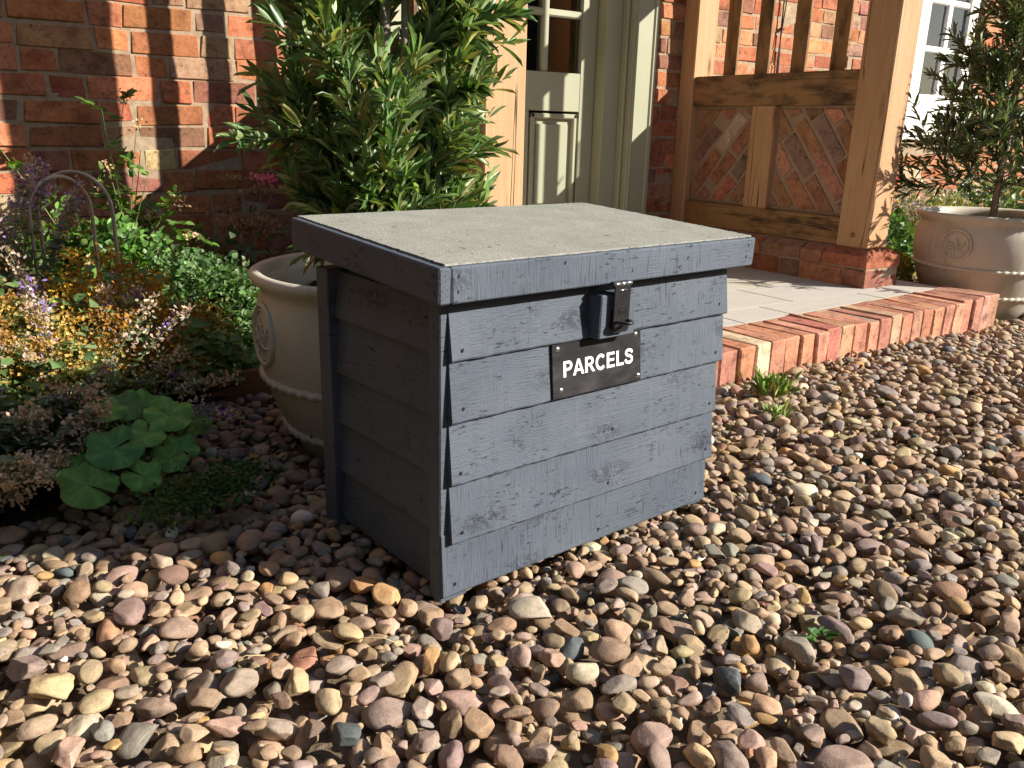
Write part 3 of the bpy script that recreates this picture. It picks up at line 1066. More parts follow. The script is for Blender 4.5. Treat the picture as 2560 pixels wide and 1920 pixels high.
tube(mb, [(.2836 - .0125 * math.cos(t), -.033 - .0235 * math.sin(t), .3623) for t in th], .0026, 8)
local(mb, "staple", M['black'], hasp, hc)
mb = MB(); bx(mb, .2671, .2988, -.0388, -.0297, .4160, .4186, .0005)       # leaf folded under the lid
local(mb, "hinge_leaf", M['black'], hasp, hc)

# sign
sg = MB(); SY = -.0142
bx(sg, .1815, .3608, SY, SY + .0035, .2565, .3345, .0006)
sign = local(sg, "sign", M['sign']); sc_ = sign["_c"]
def ribbon(path, w):
    path = np.array(path, dtype=float)
    T = nrm(np.gradient(path, axis=0))
    Nn = np.stack([-T[:, 1], T[:, 0]], 1)
    w = np.full(len(path), w) if np.isscalar(w) else np.asarray(w)
    a, b = path + Nn * w[:, None] / 2, path - Nn * w[:, None] / 2
    return [np.array([a[i], a[i + 1], b[i + 1], b[i]]) for i in range(len(path) - 1)]
def rect(x0, x1, y0, y1): return [np.array([(x0, y0), (x1, y0), (x1, y1), (x0, y1)], float)]
def bowl(yc, rr):
    a = np.linspace(PI / 2, -PI / 2, 13)
    pts = [(.22, yc + rr), (.36, yc + rr)] + [(.53 + .245 * math.cos(t), yc + rr * math.sin(t)) for t in a] + [(.36, yc - rr), (.22, yc - rr)]
    return ribbon(pts, [.165, .165] + [.165 + .04 * math.cos(t) for t in a] + [.165, .165])
def smooth(pts, m=34):
    pts = np.array(pts, float)
    t = np.linspace(0, len(pts) - 1, m)
    k = np.clip(t.astype(int), 0, len(pts) - 2); f = (t - k)[:, None]
    g = lambda i: pts[np.clip(i, 0, len(pts) - 1)]
    p0, p1, p2, p3 = g(k - 1), g(k), g(k + 1), g(k + 2)
    return .5 * (2 * p1 + (p2 - p0) * f + (2 * p0 - 5 * p1 + 4 * p2 - p3) * f ** 2 + (3 * p1 - p0 - 3 * p2 + p3) * f ** 3)
stem_ = lambda: rect(.09, .315, 0, 1)
ca = np.radians(np.linspace(42, 318, 25))
GL = [(.93, stem_() + bowl(.695, .222)),
      (1.01, [np.array([(0, 0), (.225, 0), (.505, .80), (.40, 1)], float), np.array([(1.01, 0), (.785, 0), (.505, .80), (.61, 1)], float), np.array([(.40, 1), (.505, .78), (.61, 1)], float)] + rect(.24, .77, .225, .385)),
      (1.01, stem_() + bowl(.705, .212) + [np.array([(.40, .49), (.64, .49), (1.0, 0), (.755, 0)], float)]),
      (1.01, ribbon(np.stack([.535 + .385 * np.cos(ca), .5 + .425 * np.sin(ca)], 1), .205)),
      (.93, stem_() + rect(.1, .855, 0, .17) + rect(.1, .80, .425, .585) + rect(.1, .84, .83, 1)),
      (.85, stem_() + rect(.1, .80, 0, .17)),
      (.93, ribbon(smooth([(.785, .70), (.72, .845), (.47, .918), (.235, .845), (.185, .715), (.27, .60), (.47, .535), (.69, .455), (.775, .30), (.70, .145), (.46, .083), (.22, .145), (.125, .315)]), .195))]
tot = sum(g[0] for g in GL)
lm = MB()
xx = 0; kk = 0
for adv, polys in GL:
    for q in polys:
        P3 = [(.2000 + (xx + a) / tot * (.3445 - .2000), SY + .0001, .2858 + b * (.3087 - .2858)) for a, b in q]
        prism(lm, P3, (0, -1, 0), .0004 + .000004 * (kk % 9)); kk += 1
    xx += adv
local(lm, "lettering", M['letter'], sign, sc_)
for (a, b) in ((.1916, .3275), (.349, .3285), (.1965, .268), (.3545, .2645)):
    mb = MB()
    lathe(mb, [(.0001, .0019), (.0015, .0019), (.0033, .0013), (.0043, .0002), (.0044, -.0004)], (0, 0, 0), 14)
    for v in mb.v:
        x_, y_, z_ = v[:, 0].copy(), v[:, 1].copy(), v[:, 2].copy()
        v[:, 0] = a + x_; v[:, 1] = SY - z_; v[:, 2] = b + y_
    cbox(mb, (a, SY - .0019, b), (.0034, .0004, .0007), .0001, 0, None, (1, 1, 1), 0, 1); cbox(mb, (a, SY - .00192, b), (.0007, .0004, .0034), .0001, 0, None, (1, 1, 1), 0, 1)
    local(mb, "screw", [M['steel'], M['black']], sign, sc_)
sign.rotation_euler.x = math.radians(-5.2)
sign.location.y += .0034
for o in list(COL.objects):
    if "_c" in o: del o["_c"]

# ------------------------------------------------------------------ pots
PROF = [(.145, -.105), (.165, -.1), (.2, -.055), (.226, -.01), (.249, .04), (.266, .09), (.278, .14), (.284, .19), (.283, .235), (.277, .268), (.27, .285), (.269, .292),
        (.275, .300), (.286, .308), (.291, .318), (.29, .327), (.282, .332), (.27, .329), (.26, .318), (.257, .3), (.264, .26), (.268, .2), (.262, .12)]
pr = np.array(PROF)


def make_pot(loc, label, med_az, soilz):
    t = empty("glazed_pot", loc)
    tag(t, label, "plant pot", "cream glazed pots beside the porch")
    mb = MB(); lathe(mb, PROF, (0, 0, 0), 128, noise=.004)
    mb.build("pot_body", M['pot'], t)
    for z, rr_, nn in ((.113, .274, 120), (.0, .233, 104)):
        mb = MB()
        n, m = 480, 10
        V, F = [], []
        for i in range(n):
            a = 2 * PI * i / n
            for j in range(m):
                p = 2 * PI * j / m
                q = .0078 * (1 + .2 * math.sin(nn / 2 * a - 1.0 * p))
                V.append(((rr_ + q * math.cos(p)) * math.cos(a), (rr_ + q * math.cos(p)) * math.sin(a), z + q * 1.05 * math.sin(p)))
        for i in range(n):
            for j in range(m):
                F.append((i * m + j, ((i + 1) % n) * m + j, ((i + 1) % n) * m + (j + 1) % m, i * m + (j + 1) % m))
        mb.add(V, F, smooth=True)
        mb.build("rope_band", M['pot'], t)
    # round medallions with a flower spray in relief
    for q in range(4):
        az = med_az + q * PI / 2
        mb = MB()
        cz = .21
        def on(aa, zz, off):      # point on the belly
            rad = np.interp(zz, pr[:14, 1], pr[:14, 0]) + off
            ang = az + aa / .28
            return (rad * math.cos(ang), rad * math.sin(ang), zz)
        k = 40
        for R_, rad in ((.060, .0062), (.0505, .0030)):
            tube(mb, [on(R_ * math.cos(2 * PI * i / k), cz + R_ * math.sin(2 * PI * i / k), .001) for i in range(k)], rad, 7, closed=True)
        rs = random.Random(5)
        for a_ in range(7):
            th_ = -.9 + a_ * .9 + rs.uniform(-.2, .2)
            pts = [on(.006 * math.cos(th_) + s * .040 * math.cos(th_ + .7 * s), cz - .012 + s * .042 * math.sin(th_ + .7 * s), .0012) for s in np.linspace(0, 1, 6)]
            tube(mb, pts, [.003, .0034, .003, .0026, .0036, .001], 6)
            for s in (.35, .6, .85):
                p0 = (.006 * math.cos(th_) + s * .040 * math.cos(th_ + .7 * s), cz - .012 + s * .042 * math.sin(th_ + .7 * s))
                for e in (-1, 1):
                    tube(mb, [on(p0[0] + f * .011 * math.cos(th_ + e * 1.1), p0[1] + f * .011 * math.sin(th_ + e * 1.1), .001) for f in (0, .5, 1)], [.0012, .0028, .0006], 5)
        mb.build("medallion", M['pot'], t)
    mb = MB()
    k, m = 40, 9
    V = [(0, 0, soilz)]
    for j in range(1, m):
        for i in range(k):
            R_ = .258 * j / (m - 1)
            V.append((R_ * math.cos(2 * PI * i / k), R_ * math.sin(2 * PI * i / k), soilz + rng.normal(0, .008)))
    F = [(0, 1 + i, 1 + (i + 1) % k) for i in range(k)]
    for j in range(m - 2):
        for i in range(k):
            F.append((1 + j * k + i, 1 + (j + 1) * k + i, 1 + (j + 1) * k + (i + 1) % k, 1 + j * k + (i + 1) % k))
    mb.add(V, F, smooth=True)
    mb.build("compost", M['soil'], t)
    return t


PL = (.787, 1.63); PR = (3.71, 1.86)
azL = math.atan2(-PL[1], -PL[0]); azR = math.atan2(-PR[1], -PR[0])
make_pot((*PL, 0.0), "cream glazed pot half hidden behind the parcel box, holding the leafy olive", azL - math.radians(66), .255)
make_pot((*PR, 0.0), "cream glazed pot standing at the end of the brick step in full view", azR - math.radians(23), .285)


# ------------------------------------------------------------------ olive trees
def make_olive(loc, label, trunks, branches, leafL, leafW, ncol, seed):
    global rng
    keep = rng
    rng = np.random.default_rng(seed)
    t = empty("olive_tree", loc)
    tag(t, label, "olive tree", "olive trees in pots")
    mb = MB()
    for pts, r0, r1 in trunks:
        pts = np.array(pts, dtype=float)
        s = np.linspace(0, 1, len(pts)); S_ = np.linspace(0, 1, 14)
        P = np.stack([np.interp(S_, s, pts[:, i]) for i in range(3)], 1) + rng.normal(0, .002, (14, 3))
        tube(mb, P, np.linspace(r0, r1, 14) * (1 + rng.normal(0, .06, 14)), 9)
    mb.build("trunk", M['bark'], t)
    tw, lf = MB(), MB()
    P_, D_, U_, L_, W_ = [], [], [], [], []
    def spray(p0, dr, ln, lev):
        k = 7
        pts = [np.array(p0)]
        dd = nrm(dr)
        for i in range(k):
            dd = nrm(dd + rng.normal(0, .10, 3) + np.array([0, 0, .035]))
            pts.append(pts[-1] + dd * ln / k)
        tube(tw, pts, np.linspace(.0032 if lev == 0 else .0018, .0006, k + 1), 5, (.30, .28, .20))
        for i in range(1 if lev else 2, k + 1):
            seg = nrm(pts[i] - pts[i - 1])
            nl = 2 if lev == 0 else 3
            ax = nrm(np.cross(seg, rng.normal(0, 1, 3)))
            for j in range(nl):
                a2 = nrm(np.cross(seg, ax)) if j % 2 else ax
                sd = 1 if rng.random() < .5 else -1
                dl = nrm(seg * rng.uniform(.7, 1.3) + a2 * sd * rng.uniform(.35, .95) + np.array([0, 0, rng.normal(.06, .16)]))
                P_.append(pts[i] - (pts[i] - pts[i - 1]) * rng.random()); D_.append(dl)
                U_.append(nrm(np.array([0, 0, 1.0]) * .7 + seg * .5 + rng.normal(0, .45, 3)))
                q = leafL * rng.uniform(.42, 1.22)
                L_.append(q); W_.append(leafW * rng.uniform(.75, 1.2) * (q / leafL) ** .5)
        P_.append(pts[-1]); D_.append(dd); U_.append(rdir(1)[0]); L_.append(leafL * .7); W_.append(leafW * .7)
        return pts
    for p0, dr, ln, ns in branches:
        pts = spray(p0, dr, ln, 0)
        for q in range(ns):
            i = rng.integers(2, len(pts))
            dv = nrm(nrm(np.array(dr)) * .8 + rdir(1)[0] * .85 + np.array([0, 0, .25]))
            spray(pts[i], dv, ln * rng.uniform(.35, .6), 1)
    n = len(P_)
    C = pick(ncol, n, .2, .06)
    leaves(lf, LANCE, P_, D_, U_, L_, W_, C)
    tw.build("twigs", M['stem'], t)
    lf.build("foliage", M['olive'], t)
    rng = keep
    return n


bl = []
r_ = np.random.default_rng(21)
for i in range(40):
    z = r_.uniform(.40, 1.36)
    az = r_.uniform(0, 2 * PI)
    bl.append(((.012 * math.cos(az), .012 * math.sin(az), z), (math.cos(az), math.sin(az), r_.uniform(.5, 1.4)), r_.uniform(.15, .225), 6))
# the longer arms seen left and right
ex = np.array((r2.x, r2.y, 0))
for s, z, up, ln in ((-1, .45, .40, .22), (-1, .52, .45, .23), (-1, .62, .45, .24), (-1, .38, .6, .22), (-1, .70, .7, .22),
                     (1, .62, .15, .185), (1, .70, .35, .205), (1, .78, .35, .215), (1, .86, .5, .19), (1, .40, .45, .16), (1, .93, .6, .17), (1, .50, .9, .22), (1, .46, .5, .17)):
    dv = ex * s + np.array((r_.normal(0, .22), r_.normal(0, .22), up))
    bl.append(((0, 0, z), tuple(dv), ln * .93, 6))
for i in range(20):    # low skirt of shoots out of the compost
    az = r_.uniform(0, 2 * PI)
    bl.append(((.03 * math.cos(az), .03 * math.sin(az), .29), (math.cos(az) * .6, math.sin(az) * .6, r_.uniform(.6, 1.1)), r_.uniform(.15, .23), 6))
for i in range(18):    # upright shoots filling the middle
    az = r_.uniform(0, 2 * PI)
    bl.append(((.02 * math.cos(az), .02 * math.sin(az), r_.uniform(.30, .62)), (math.cos(az) * .5, math.sin(az) * .5, r_.uniform(.8, 1.3)), r_.uniform(.2, .3), 6))
OC = [(.070, .150, .036), (.092, .185, .046), (.052, .115, .030), (.125, .215, .075), (.15, .19, .05)]
n1 = make_olive((*PL, 0.0), "bushy long leaved olive tree growing behind the parcel box", [([(0, 0, .25), (.01, .01, .6), (-.01, .0, 1.1), (0, .01, 1.55)], .013, .006), ([(.035, -.01, .25), (.028, -.02, .6), (.035, -.015, 1.0), (.03, 0, 1.4)], .010, .005)], bl, .066, .0068, OC, 31)
br = []
for i in range(40):
    f = r_.random()
    z = .44 + .66 * f ** 1.1
    az = r_.uniform(0, 2 * PI)
    br.append(((.01 * math.cos(az), .01 * math.sin(az), z), (math.cos(az), math.sin(az), r_.uniform(.2, .7) + .7 * f), r_.uniform(.85, 1.1) * (.34 - .17 * f), 6))
for i in range(10):
    az = azR + r_.uniform(-1.9, 1.9)
    br.append(((0, 0, r_.uniform(.40, .47)), (math.cos(az), math.sin(az), r_.uniform(.15, .5)), r_.uniform(.32, .42), 6))
n2 = make_olive((*PR, 0.0), "tall dark olive tree in the pot at the end of the step", [([(0, 0, .28), (.01, .0, .7), (-.01, .01, 1.0), (0, 0, 1.25)], .016, .006)], br, .062, .0062, [(.05, .095, .032), (.065, .115, .04), (.042, .078, .03), (.085, .13, .05)], 33)
# pale cane tied to the right olive
mb = MB(); tube(mb, [(PR[0] - .035, PR[1] - .02, .26), (PR[0] - .02, PR[1] - .01, 1.5)], .007, 8)
tag(part(mb, "support_cane", M['wire'], None, (0, 0, 0)), "pale bamboo cane standing beside the trunk of the right olive", "cane")

# ------------------------------------------------------------------ bed plants
def plant(name, loc, label, cat, group=None):
    t = empty(name, loc)
    tag(t, label, cat, group)
    return t


def arch(p0, dr, ln, droop, k=9, wob=.06):
    pts = [np.array(p0, dtype=float)]
    dd = nrm(dr)
    for i in range(k):
        dd = nrm(dd + rng.normal(0, wob, 3) + np.array([0, 0, -droop]))
        pts.append(pts[-1] + dd * ln / k)
    return np.array(pts)


def blossom(mb, P, size, C, nrmv=None):
    """little four petalled flowers"""
    P = np.asarray(P); n = len(P)
    N = nrm(rng.normal(0, .6, (n, 3)) + np.array([-.1, -.4, .7])) if nrmv is None else nrmv
    A = nrm(np.cross(N, rng.normal(0, 1, (n, 3)))); B = np.cross(N, A)
    for k in range(4):
        a = k * PI / 2
        D = math.cos(a) * A + math.sin(a) * B + N * .35
        leaves(mb, PETAL, P, D, N, size, size * .42, C)


def ladys_mantle(loc, rad, h, nsp, label, dens=1.0, pal=None, lpal=None):
    """mound of yellow flower froth over scalloped leaves"""
    t = plant("ladys_mantle", loc, label, "flowering plant", "yellow flowering mounds in the left bed")
    fl, st, lf = MB(), MB(), MB()
    pal = pal or [(.50, .32, .085), (.56, .41, .13), (.42, .25, .07), (.44, .34, .12), (.33, .19, .06)]
    P, C = [], []
    for i in range(nsp):
        az = rng.uniform(0, 2 * PI); e = math.sqrt(rng.random())
        tip = np.array([rad * e * math.cos(az), rad * e * math.sin(az), h * (1 - .45 * e * e) * rng.uniform(.75, 1.08)])
        pts = [tip * s + np.array([0, 0, .12 * h * math.sin(PI * s)]) for s in np.linspace(.1, 1, 6)]
        tube(st, pts, .0011, 4, (.22, .24, .07))
        cl = rng.normal(0, 1, (int(58 * dens), 3)) * np.array([.0155, .0155, .010]) + tip + rng.normal(0, 1, (int(58 * dens), 1)) * np.array([.006, .004, .006])
        P.append(cl)
        C.append(jcol(random.choice(pal), len(cl), .22, .06))
    P = np.concatenate(P); C = np.concatenate(C)
    blossom(fl, P, .0042, C)
    n = int(420 * dens)
    az = rng.uniform(0, 2 * PI, n); e = np.sqrt(rng.random(n))
    Pq = np.stack([rad * e * np.cos(az), rad * e * np.sin(az), h * rng.uniform(.2, .98, n) * (1 - .4 * e * e)], 1)
    Dq = np.stack([np.cos(az), np.sin(az), rng.normal(.1, .3, n)], 1)
    leaves(lf, OVAL, Pq, Dq, nrm(np.stack([np.cos(az) * .3, np.sin(az) * .3 - .3, np.ones(n)], 1) + rng.normal(0, .3, (n, 3))), rng.uniform(.018, .034, n), rng.uniform(.009, .016, n), pick(lpal or [(.14, .23, .08), (.19, .29, .12), (.10, .17, .055)], n))
    st.build("stem", M['stem'], t); lf.build("leaves", M['matt'], t); fl.build("blossom", M['petal'], t)
    return t


def catmint(loc, stems, label, nl=16, spike=.10, spent=.6, lsz=.016):
    """grey leaved catmint: arching stems, whorls of lilac and spent buff flowers"""
    t = plant("catmint", loc, label, "flowering plant", "catmint plants in the left bed")
    st, lf, fl = MB(), MB(), MB()
    P, D, U, L, C = [], [], [], [], []
    FP, FC = [], []
    for dr, ln, droop in stems:
        pts = arch((rng.normal(0, .02), rng.normal(0, .02), 0), dr, ln, droop, 10, .05)
        tube(st, pts, np.linspace(.0016, .0009, len(pts)), 5, (.17, .2, .11))
        cum = np.linspace(0, ln, len(pts))
        for s in np.linspace(.15 * ln, max(ln - spike * .6, .3 * ln), nl):
            p = np.array([np.interp(s, cum, pts[:, i]) for i in range(3)])
            az = rng.uniform(0, 2 * PI)
            for q in range(3):
                a = az + q * PI * 2 / 3
                P.append(p); D.append((math.cos(a), math.sin(a), rng.uniform(0, .7))); U.append((0, 0, 1))
                L.append(lsz * rng.uniform(.7, 1.25))
        for w in np.linspace(ln - spike, ln, 7):
            p = np.array([np.interp(w, cum, pts[:, i]) for i in range(3)])
            k = 24
            rr = .0125 * (1.1 - .5 * (w - ln + spike) / spike)
            FP.append(p + rng.normal(0, 1, (k, 3)) * rr)
            FC.append(pick([(.50, .38, .31), (.56, .43, .36), (.42, .32, .25)], k, .2, .06) if rng.random() < spent else pick([(.32, .22, .58), (.4, .3, .66), (.45, .34, .5), (.24, .16, .45)], k, .2, .06))
    n = len(P)
    leaves(lf, OVAL, P, D, np.array(U) + rng.normal(0, .35, (n, 3)), L, np.array(L) * .36, pick([(.15, .21, .135), (.20, .27, .175), (.115, .17, .10)], n))
    FP = np.concatenate(FP); FC = np.concatenate(FC)
    leaves(fl, PETAL, FP, nrm(rng.normal(0, 1, FP.shape) + np.array([0, 0, .4])), rdir(len(FP)), rng.uniform(.005, .010, len(FP)), .0027, FC)
    st.build("stem", M['stem'], t); lf.build("leaves", M['matt'], t); fl.build("flower_spikes", M['petal'], t)
    return t


def mound(name, loc, rad, n, size, pal, label, cat, squash=.9, mat='leaf', T=OVAL, wr=.5, group=None, shell=.35, stems=40):
    """rounded shrub of many small leaves"""
    t = plant(name, loc, label, cat, group)
    lf, st = MB(), MB()
    dv = rdir(n)
    dv[:, 2] = np.abs(dv[:, 2]) - .25 * rng.random(n)
    e = 1 - shell * rng.random(n) ** 1.5
    lump = 1 + .10 * np.sin(dv[:, 0] * 7 + 1) * np.sin(dv[:, 1] * 6) + .07 * np.sin(dv[:, 2] * 11 + dv[:, 0] * 5)
    P = dv * (rad * e * lump)[:, None] * np.array([1, 1, squash]) + np.array([0, 0, rad * squash * .35])
    D = nrm(dv + rng.normal(0, .6, (n, 3)) + np.array([0, 0, .2]))
    L = size * rng.uniform(.6, 1.3, n)
    leaves(lf, T, P, D, rng.normal(0, .6, (n, 3)) + np.array([0, -.2, 1]), L, L * wr, pick(pal, n, .22, .07))
    for i in range(stems):
        q = dv[i] * rad * .9 * np.array([1, 1, squash]) + np.array([0, 0, rad * squash * .35])
        tube(st, [q * s for s in (0, .4, 1)], [.003, .002, .0008], 4, (.16, .13, .08))
    st.build("stems", M['stem'], t); lf.build("foliage", M[mat], t)
    return t


BEDZ = -.015
# yellow froth
ladys_mantle((.02, 1.95, BEDZ), .18, .36, 62, "golden flowered mound spilling out at the left edge of the bed")
ladys_mantle((.28, 1.97, BEDZ), .17, .35, 62, "golden flowered mound in the middle of the left bed before the box bush", pal=[(.56, .29, .04), (.64, .40, .06), (.44, .22, .035), (.36, .19, .05)])
ladys_mantle((.46, 2.10, BEDZ), .12, .20, 28, "browning yellow flowered mound beside the round box bush", pal=[(.36, .2, .04), (.42, .27, .06), (.28, .15, .04)])
ladys_mantle((.14, 1.82, BEDZ), .14, .25, 34, "low golden flowered mound at the front of the left bed", 1.0)
# clipped box
mound("box_bush", (.585, 2.42, BEDZ), .23, 4600, .015, [(.07, .14, .045), (.1, .2, .06), (.05, .1, .035), (.15, .25, .10)], "round bush of small glossy leaves behind the yellow flowers", "bush", .95)
mound("box_bush", (.42, 2.62, BEDZ), .19, 2300, .021, [(.08, .17, .035), (.12, .25, .05), (.055, .12, .03)], "brighter bush of larger leaves under the rose stems", "bush", 1.45)
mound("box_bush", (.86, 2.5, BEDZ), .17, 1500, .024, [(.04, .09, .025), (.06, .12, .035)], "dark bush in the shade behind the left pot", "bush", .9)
mound("low_plant", (.57, 2.16, BEDZ), .08, 260, .024, [(.16, .26, .10), (.2, .3, .14), (.1, .18, .06)], "small pale green plant beside the bed edging", "plant", .7)
mound("box_bush", (.20, 2.80, BEDZ), .19, 1300, .030, [(.08, .17, .04), (.12, .24, .055), (.06, .12, .03)], "loose green shrub behind the wire hoops against the wall", "bush", 1.35)
# catmint
R_ = lambda a, b: rng.uniform(a, b)
catmint((.08, 2.25, BEDZ), [((R_(-.5, .45), R_(-.5, .3), 1.3), R_(.36, .56), .03) for _ in range(30)], "tall lilac catmint clump at the far left against the wall", nl=24, spike=.075, lsz=.02, spent=.6)
catmint((.20, 2.05, BEDZ), [((R_(-.5, .5), R_(-.6, .1), 1.1), R_(.28, .40), .06) for _ in range(10)], "catmint clump growing up through the golden mounds", spent=.65)
catmint((.16, 1.76, BEDZ), [((R_(-.1, .9), R_(-.6, .2), .9), R_(.24, .38), .09) for _ in range(9)], "catmint leaning right over the golden flowers with pale spent spikes", spent=.93)
catmint((-.02, 1.62, BEDZ), [((R_(-.3, .7), R_(-.9, .1), .8), R_(.16, .30), .1) for _ in range(13)], "grey leaved catmint drooping over the pebbles at the left edge", nl=34, spike=.05, lsz=.026, spent=.95)
catmint((.10, 1.60, BEDZ), [((R_(-.2, .8), R_(-.6, .4), .9), R_(.14, .24), .1) for _ in range(8)], "small catmint clump behind the broad round leaves", nl=28, spike=.045, lsz=.024, spent=.95)

# rose bush with arching stems
t = plant("rose_bush", (.43, 2.86, BEDZ), "straggly rose with tall thin stems and faded flowers against the brick wall", "rose bush")
st, lf, fl = MB(), MB(), MB()
P, D, U, L = [], [], [], []
FP, FC = [], []
for k in range(34):
    if k < 8:
        dr, ln, dp = ((R_(-.32, .25), R_(-.2, .1), 1), R_(.5, .72), .01)
    else:
        dr, ln, dp = ((R_(-.6, .6), R_(-.8, .1), 1), R_(.3, .48), .05)
    pts = arch((rng.normal(0, .04), rng.normal(0, .03), 0), dr, ln, dp, 12, .05)
    tube(st, pts, np.linspace(.0032, .0011, len(pts)), 6, (.16, .2, .07))
    for i in range(2, len(pts)):
        sg_ = nrm(pts[i] - pts[i - 1])
        tube(st, [pts[i], pts[i] + nrm(np.cross(sg_, rng.normal(0, 1, 3))) * .006], [.0012, .0002], 4, (.25, .2, .1))
        if rng.random() < (.45 if k < 8 else .85):
            ax = nrm(np.cross(sg_, rng.normal(0, 1, 3)) + sg_ * .5)
            rach = [pts[i] + ax * s for s in (0, .025, .05)]
            tube(st, rach, .0008, 4, (.16, .2, .07))
            for q in range(5):
                b = rach[min(2, q // 2)]
                P.append(b); D.append(nrm(ax + np.cross(ax, (0, 0, 1)) * [1, -1, 1, -1, 0][q] * .9 + rng.normal(0, .15, 3))); U.append((rng.normal(0, .3), rng.normal(-.2, .3), 1)); L.append(R_(.026, .043))
    if k % 2 == 0 and k < 24:
        tip = pts[-1]
        m_ = 26
        hd = MB(); leaves(hd, PETAL, tip + rng.normal(0, .010, (m_, 3)), rdir(m_), rdir(m_), .008, .004, pick([(.62, .48, .28), (.5, .36, .2), (.66, .5, .4)], m_)); hd.build("faded_flower", M['petal'], t)
n = len(P)
leaves(lf, OVAL, P, D, U, L, np.array(L) * .36, pick([(.09, .18, .035), (.13, .26, .05), (.07, .14, .03)], n, .2))
st.build("stem", M['stem'], t); lf.build("leaves", M['leaf'], t)

# dry stonecrop with one pink head
t = plant("stonecrop", (.72, 2.72, BEDZ), "dry brown stonecrop heads with one pink flower in shade by the wall", "flowering plant")
st, fl, pk = MB(), MB(), MB()
for k in range(10):
    az = R_(0, 2 * PI)
    tip = np.array([R_(-.13, .15), R_(-.13, .05), R_(.30, .47)])
    tube(st, [tip * s + np.array([0, 0, .03 * math.sin(PI * s)]) for s in (0, .3, .6, 1)], .0018, 5, (.2, .13, .08))
    blossom(fl, tip + rng.normal(0, 1, (50, 3)) * np.array([.026, .026, .008]), .006, pick([(.30, .17, .12), (.38, .24, .15), (.22, .13, .09)], 50))
blossom(pk, np.array([.12, -.10, .47]) + rng.normal(0, 1, (60, 3)) * np.array([.020, .016, .008]), .007, pick([(.62, .16, .26), (.7, .25, .34)], 60))
tube(st, [(.0, 0, 0), (.09, -.07, .25), (.12, -.10, .47)], .0018, 5, (.2, .16, .1))
n = 240
leaves(MBx := MB(), OVAL, rng.normal(0, 1, (n, 3)) * np.array([.10, .06, .07]) + np.array([0, -.03, .2]), rdir(n), rng.normal(0, .5, (n, 3)) + np.array([0, 0, 1]), .03, .011, pick([(.07, .11, .05), (.09, .1, .05)], n))
st.build("stem", M['stem'], t); MBx.build("leaves", M['matt'], t); fl.build("dry_heads", M['petal'], t); pk.build("pink_head", M['petal'], t)

# arched wire plant support
t = plant("plant_support", (.23, 2.3, BEDZ), "rusty arched wire plant support standing among the flowers by the wall", "plant support")
def hoop(x0, y0, x1, y1, h):
    mb = MB()
    th = np.linspace(0, PI, 17)
    mx_, my_ = (x0 + x1) / 2, (y0 + y1) / 2
    rx = math.hypot(x1 - x0, y1 - y0) / 2
    ux, uy = (x1 - x0) / (2 * rx), (y1 - y0) / (2 * rx)
    pts = [(x0, y0, 0), (x0, y0, (h - rx * 1.1) * .5)] + [(mx_ - rx * math.cos(a) * ux, my_ - rx * math.cos(a) * uy, h - rx * 1.1 + rx * 1.1 * math.sin(a)) for a in th] + [(x1, y1, (h - rx * 1.1) * .5), (x1, y1, 0)]
    tube(mb, pts, .0048, 8)
    return mb
hoop(-.055, -.03, .085, .03, .50).build("hoop", M['wire'], t)
hoop(-.03, .05, .125, -.02, .51).build("hoop", M['wire'], t)

# dark ground cover between the clumps
mb = MB()
n = 4200
x_ = rng.uniform(-.7, 1.05, n); y_ = rng.uniform(1.62, 3.05, n)
ok = (y_ > np.interp(x_, [a for a, b in BED_EDGE], [b for a, b in BED_EDGE]) + .03) & ((x_ - PL[0]) ** 2 + (y_ - PL[1]) ** 2 > .3 ** 2) & ~((x_ > .42) & (y_ < 2.14))
x_, y_ = x_[ok], y_[ok]; n = len(x_)
leaves(mb, OVAL, np.stack([x_, y_, BEDZ + rng.uniform(0, .10, n) * sstep(1.55, 1.9, y_)], 1), rdir(n) + np.array([0, 0, .3]), rng.normal(0, .4, (n, 3)) + np.array([0, 0, 1]), rng.uniform(.02, .035, n), rng.uniform(.008, .014, n), pick([(.07, .12, .04), (.09, .16, .055), (.10, .12, .05)], n))
tag(mb.build("undergrowth", M['matt']), "low dark leaves covering the soil between the flowering plants", "ground cover", kind="stuff")


# broad round leaves at the bed edge
def round_leaf(mb, c, rad, tilt, az, col, stalk=True):
    k, m = 54, 7
    V = [(0, 0, 0)]
    th = np.linspace(.12, 2 * PI - .12, k)
    for j in range(1, m + 1):
        e = j / m
        for a in th:
            lob = 1 - .13 * (abs(math.sin(2.5 * (a - PI))) ** 3) * e + .025 * math.sin(31 * a) * e
            rr = rad * e * lob
            z = rad * (.11 * e * e * math.cos(5 * (a - PI)) + .16 * e - .13 * e * e * e + .015 * math.sin(a * 19) * e)
            V.append((rr * math.cos(a), rr * math.sin(a), z))
    F = [(0, 1 + i, 2 + i) for i in range(k - 1)]
    for j in range(m - 1):
        for i in range(k - 1):
            F.append((1 + j * k + i, 1 + (j + 1) * k + i, 2 + (j + 1) * k + i, 2 + j * k + i))
    V = np.array(V)
    G = V / rad
    C = np.tile(np.array(col), (len(V), 1))
    for i in range(k):         # paler ribs
        near = min(abs(((th[i] - PI) * 5 / (2 * PI)) % 1), 1 - abs(((th[i] - PI) * 5 / (2 * PI)) % 1))
        if near < .07:
            for j in range(m): C[1 + j * k + i] *= 1.25
    ct, st_ = math.cos(tilt), math.sin(tilt)
    Rx = np.array([[1, 0, 0], [0, ct, -st_], [0, st_, ct]])
    ca, sa = math.cos(az), math.sin(az)
    Rz = np.array([[ca, -sa, 0], [sa, ca, 0], [0, 0, 1]])
    V = V @ Rz.T @ Rx.T + np.array(c)
    mb.add(V, F, C, G, 0, True)


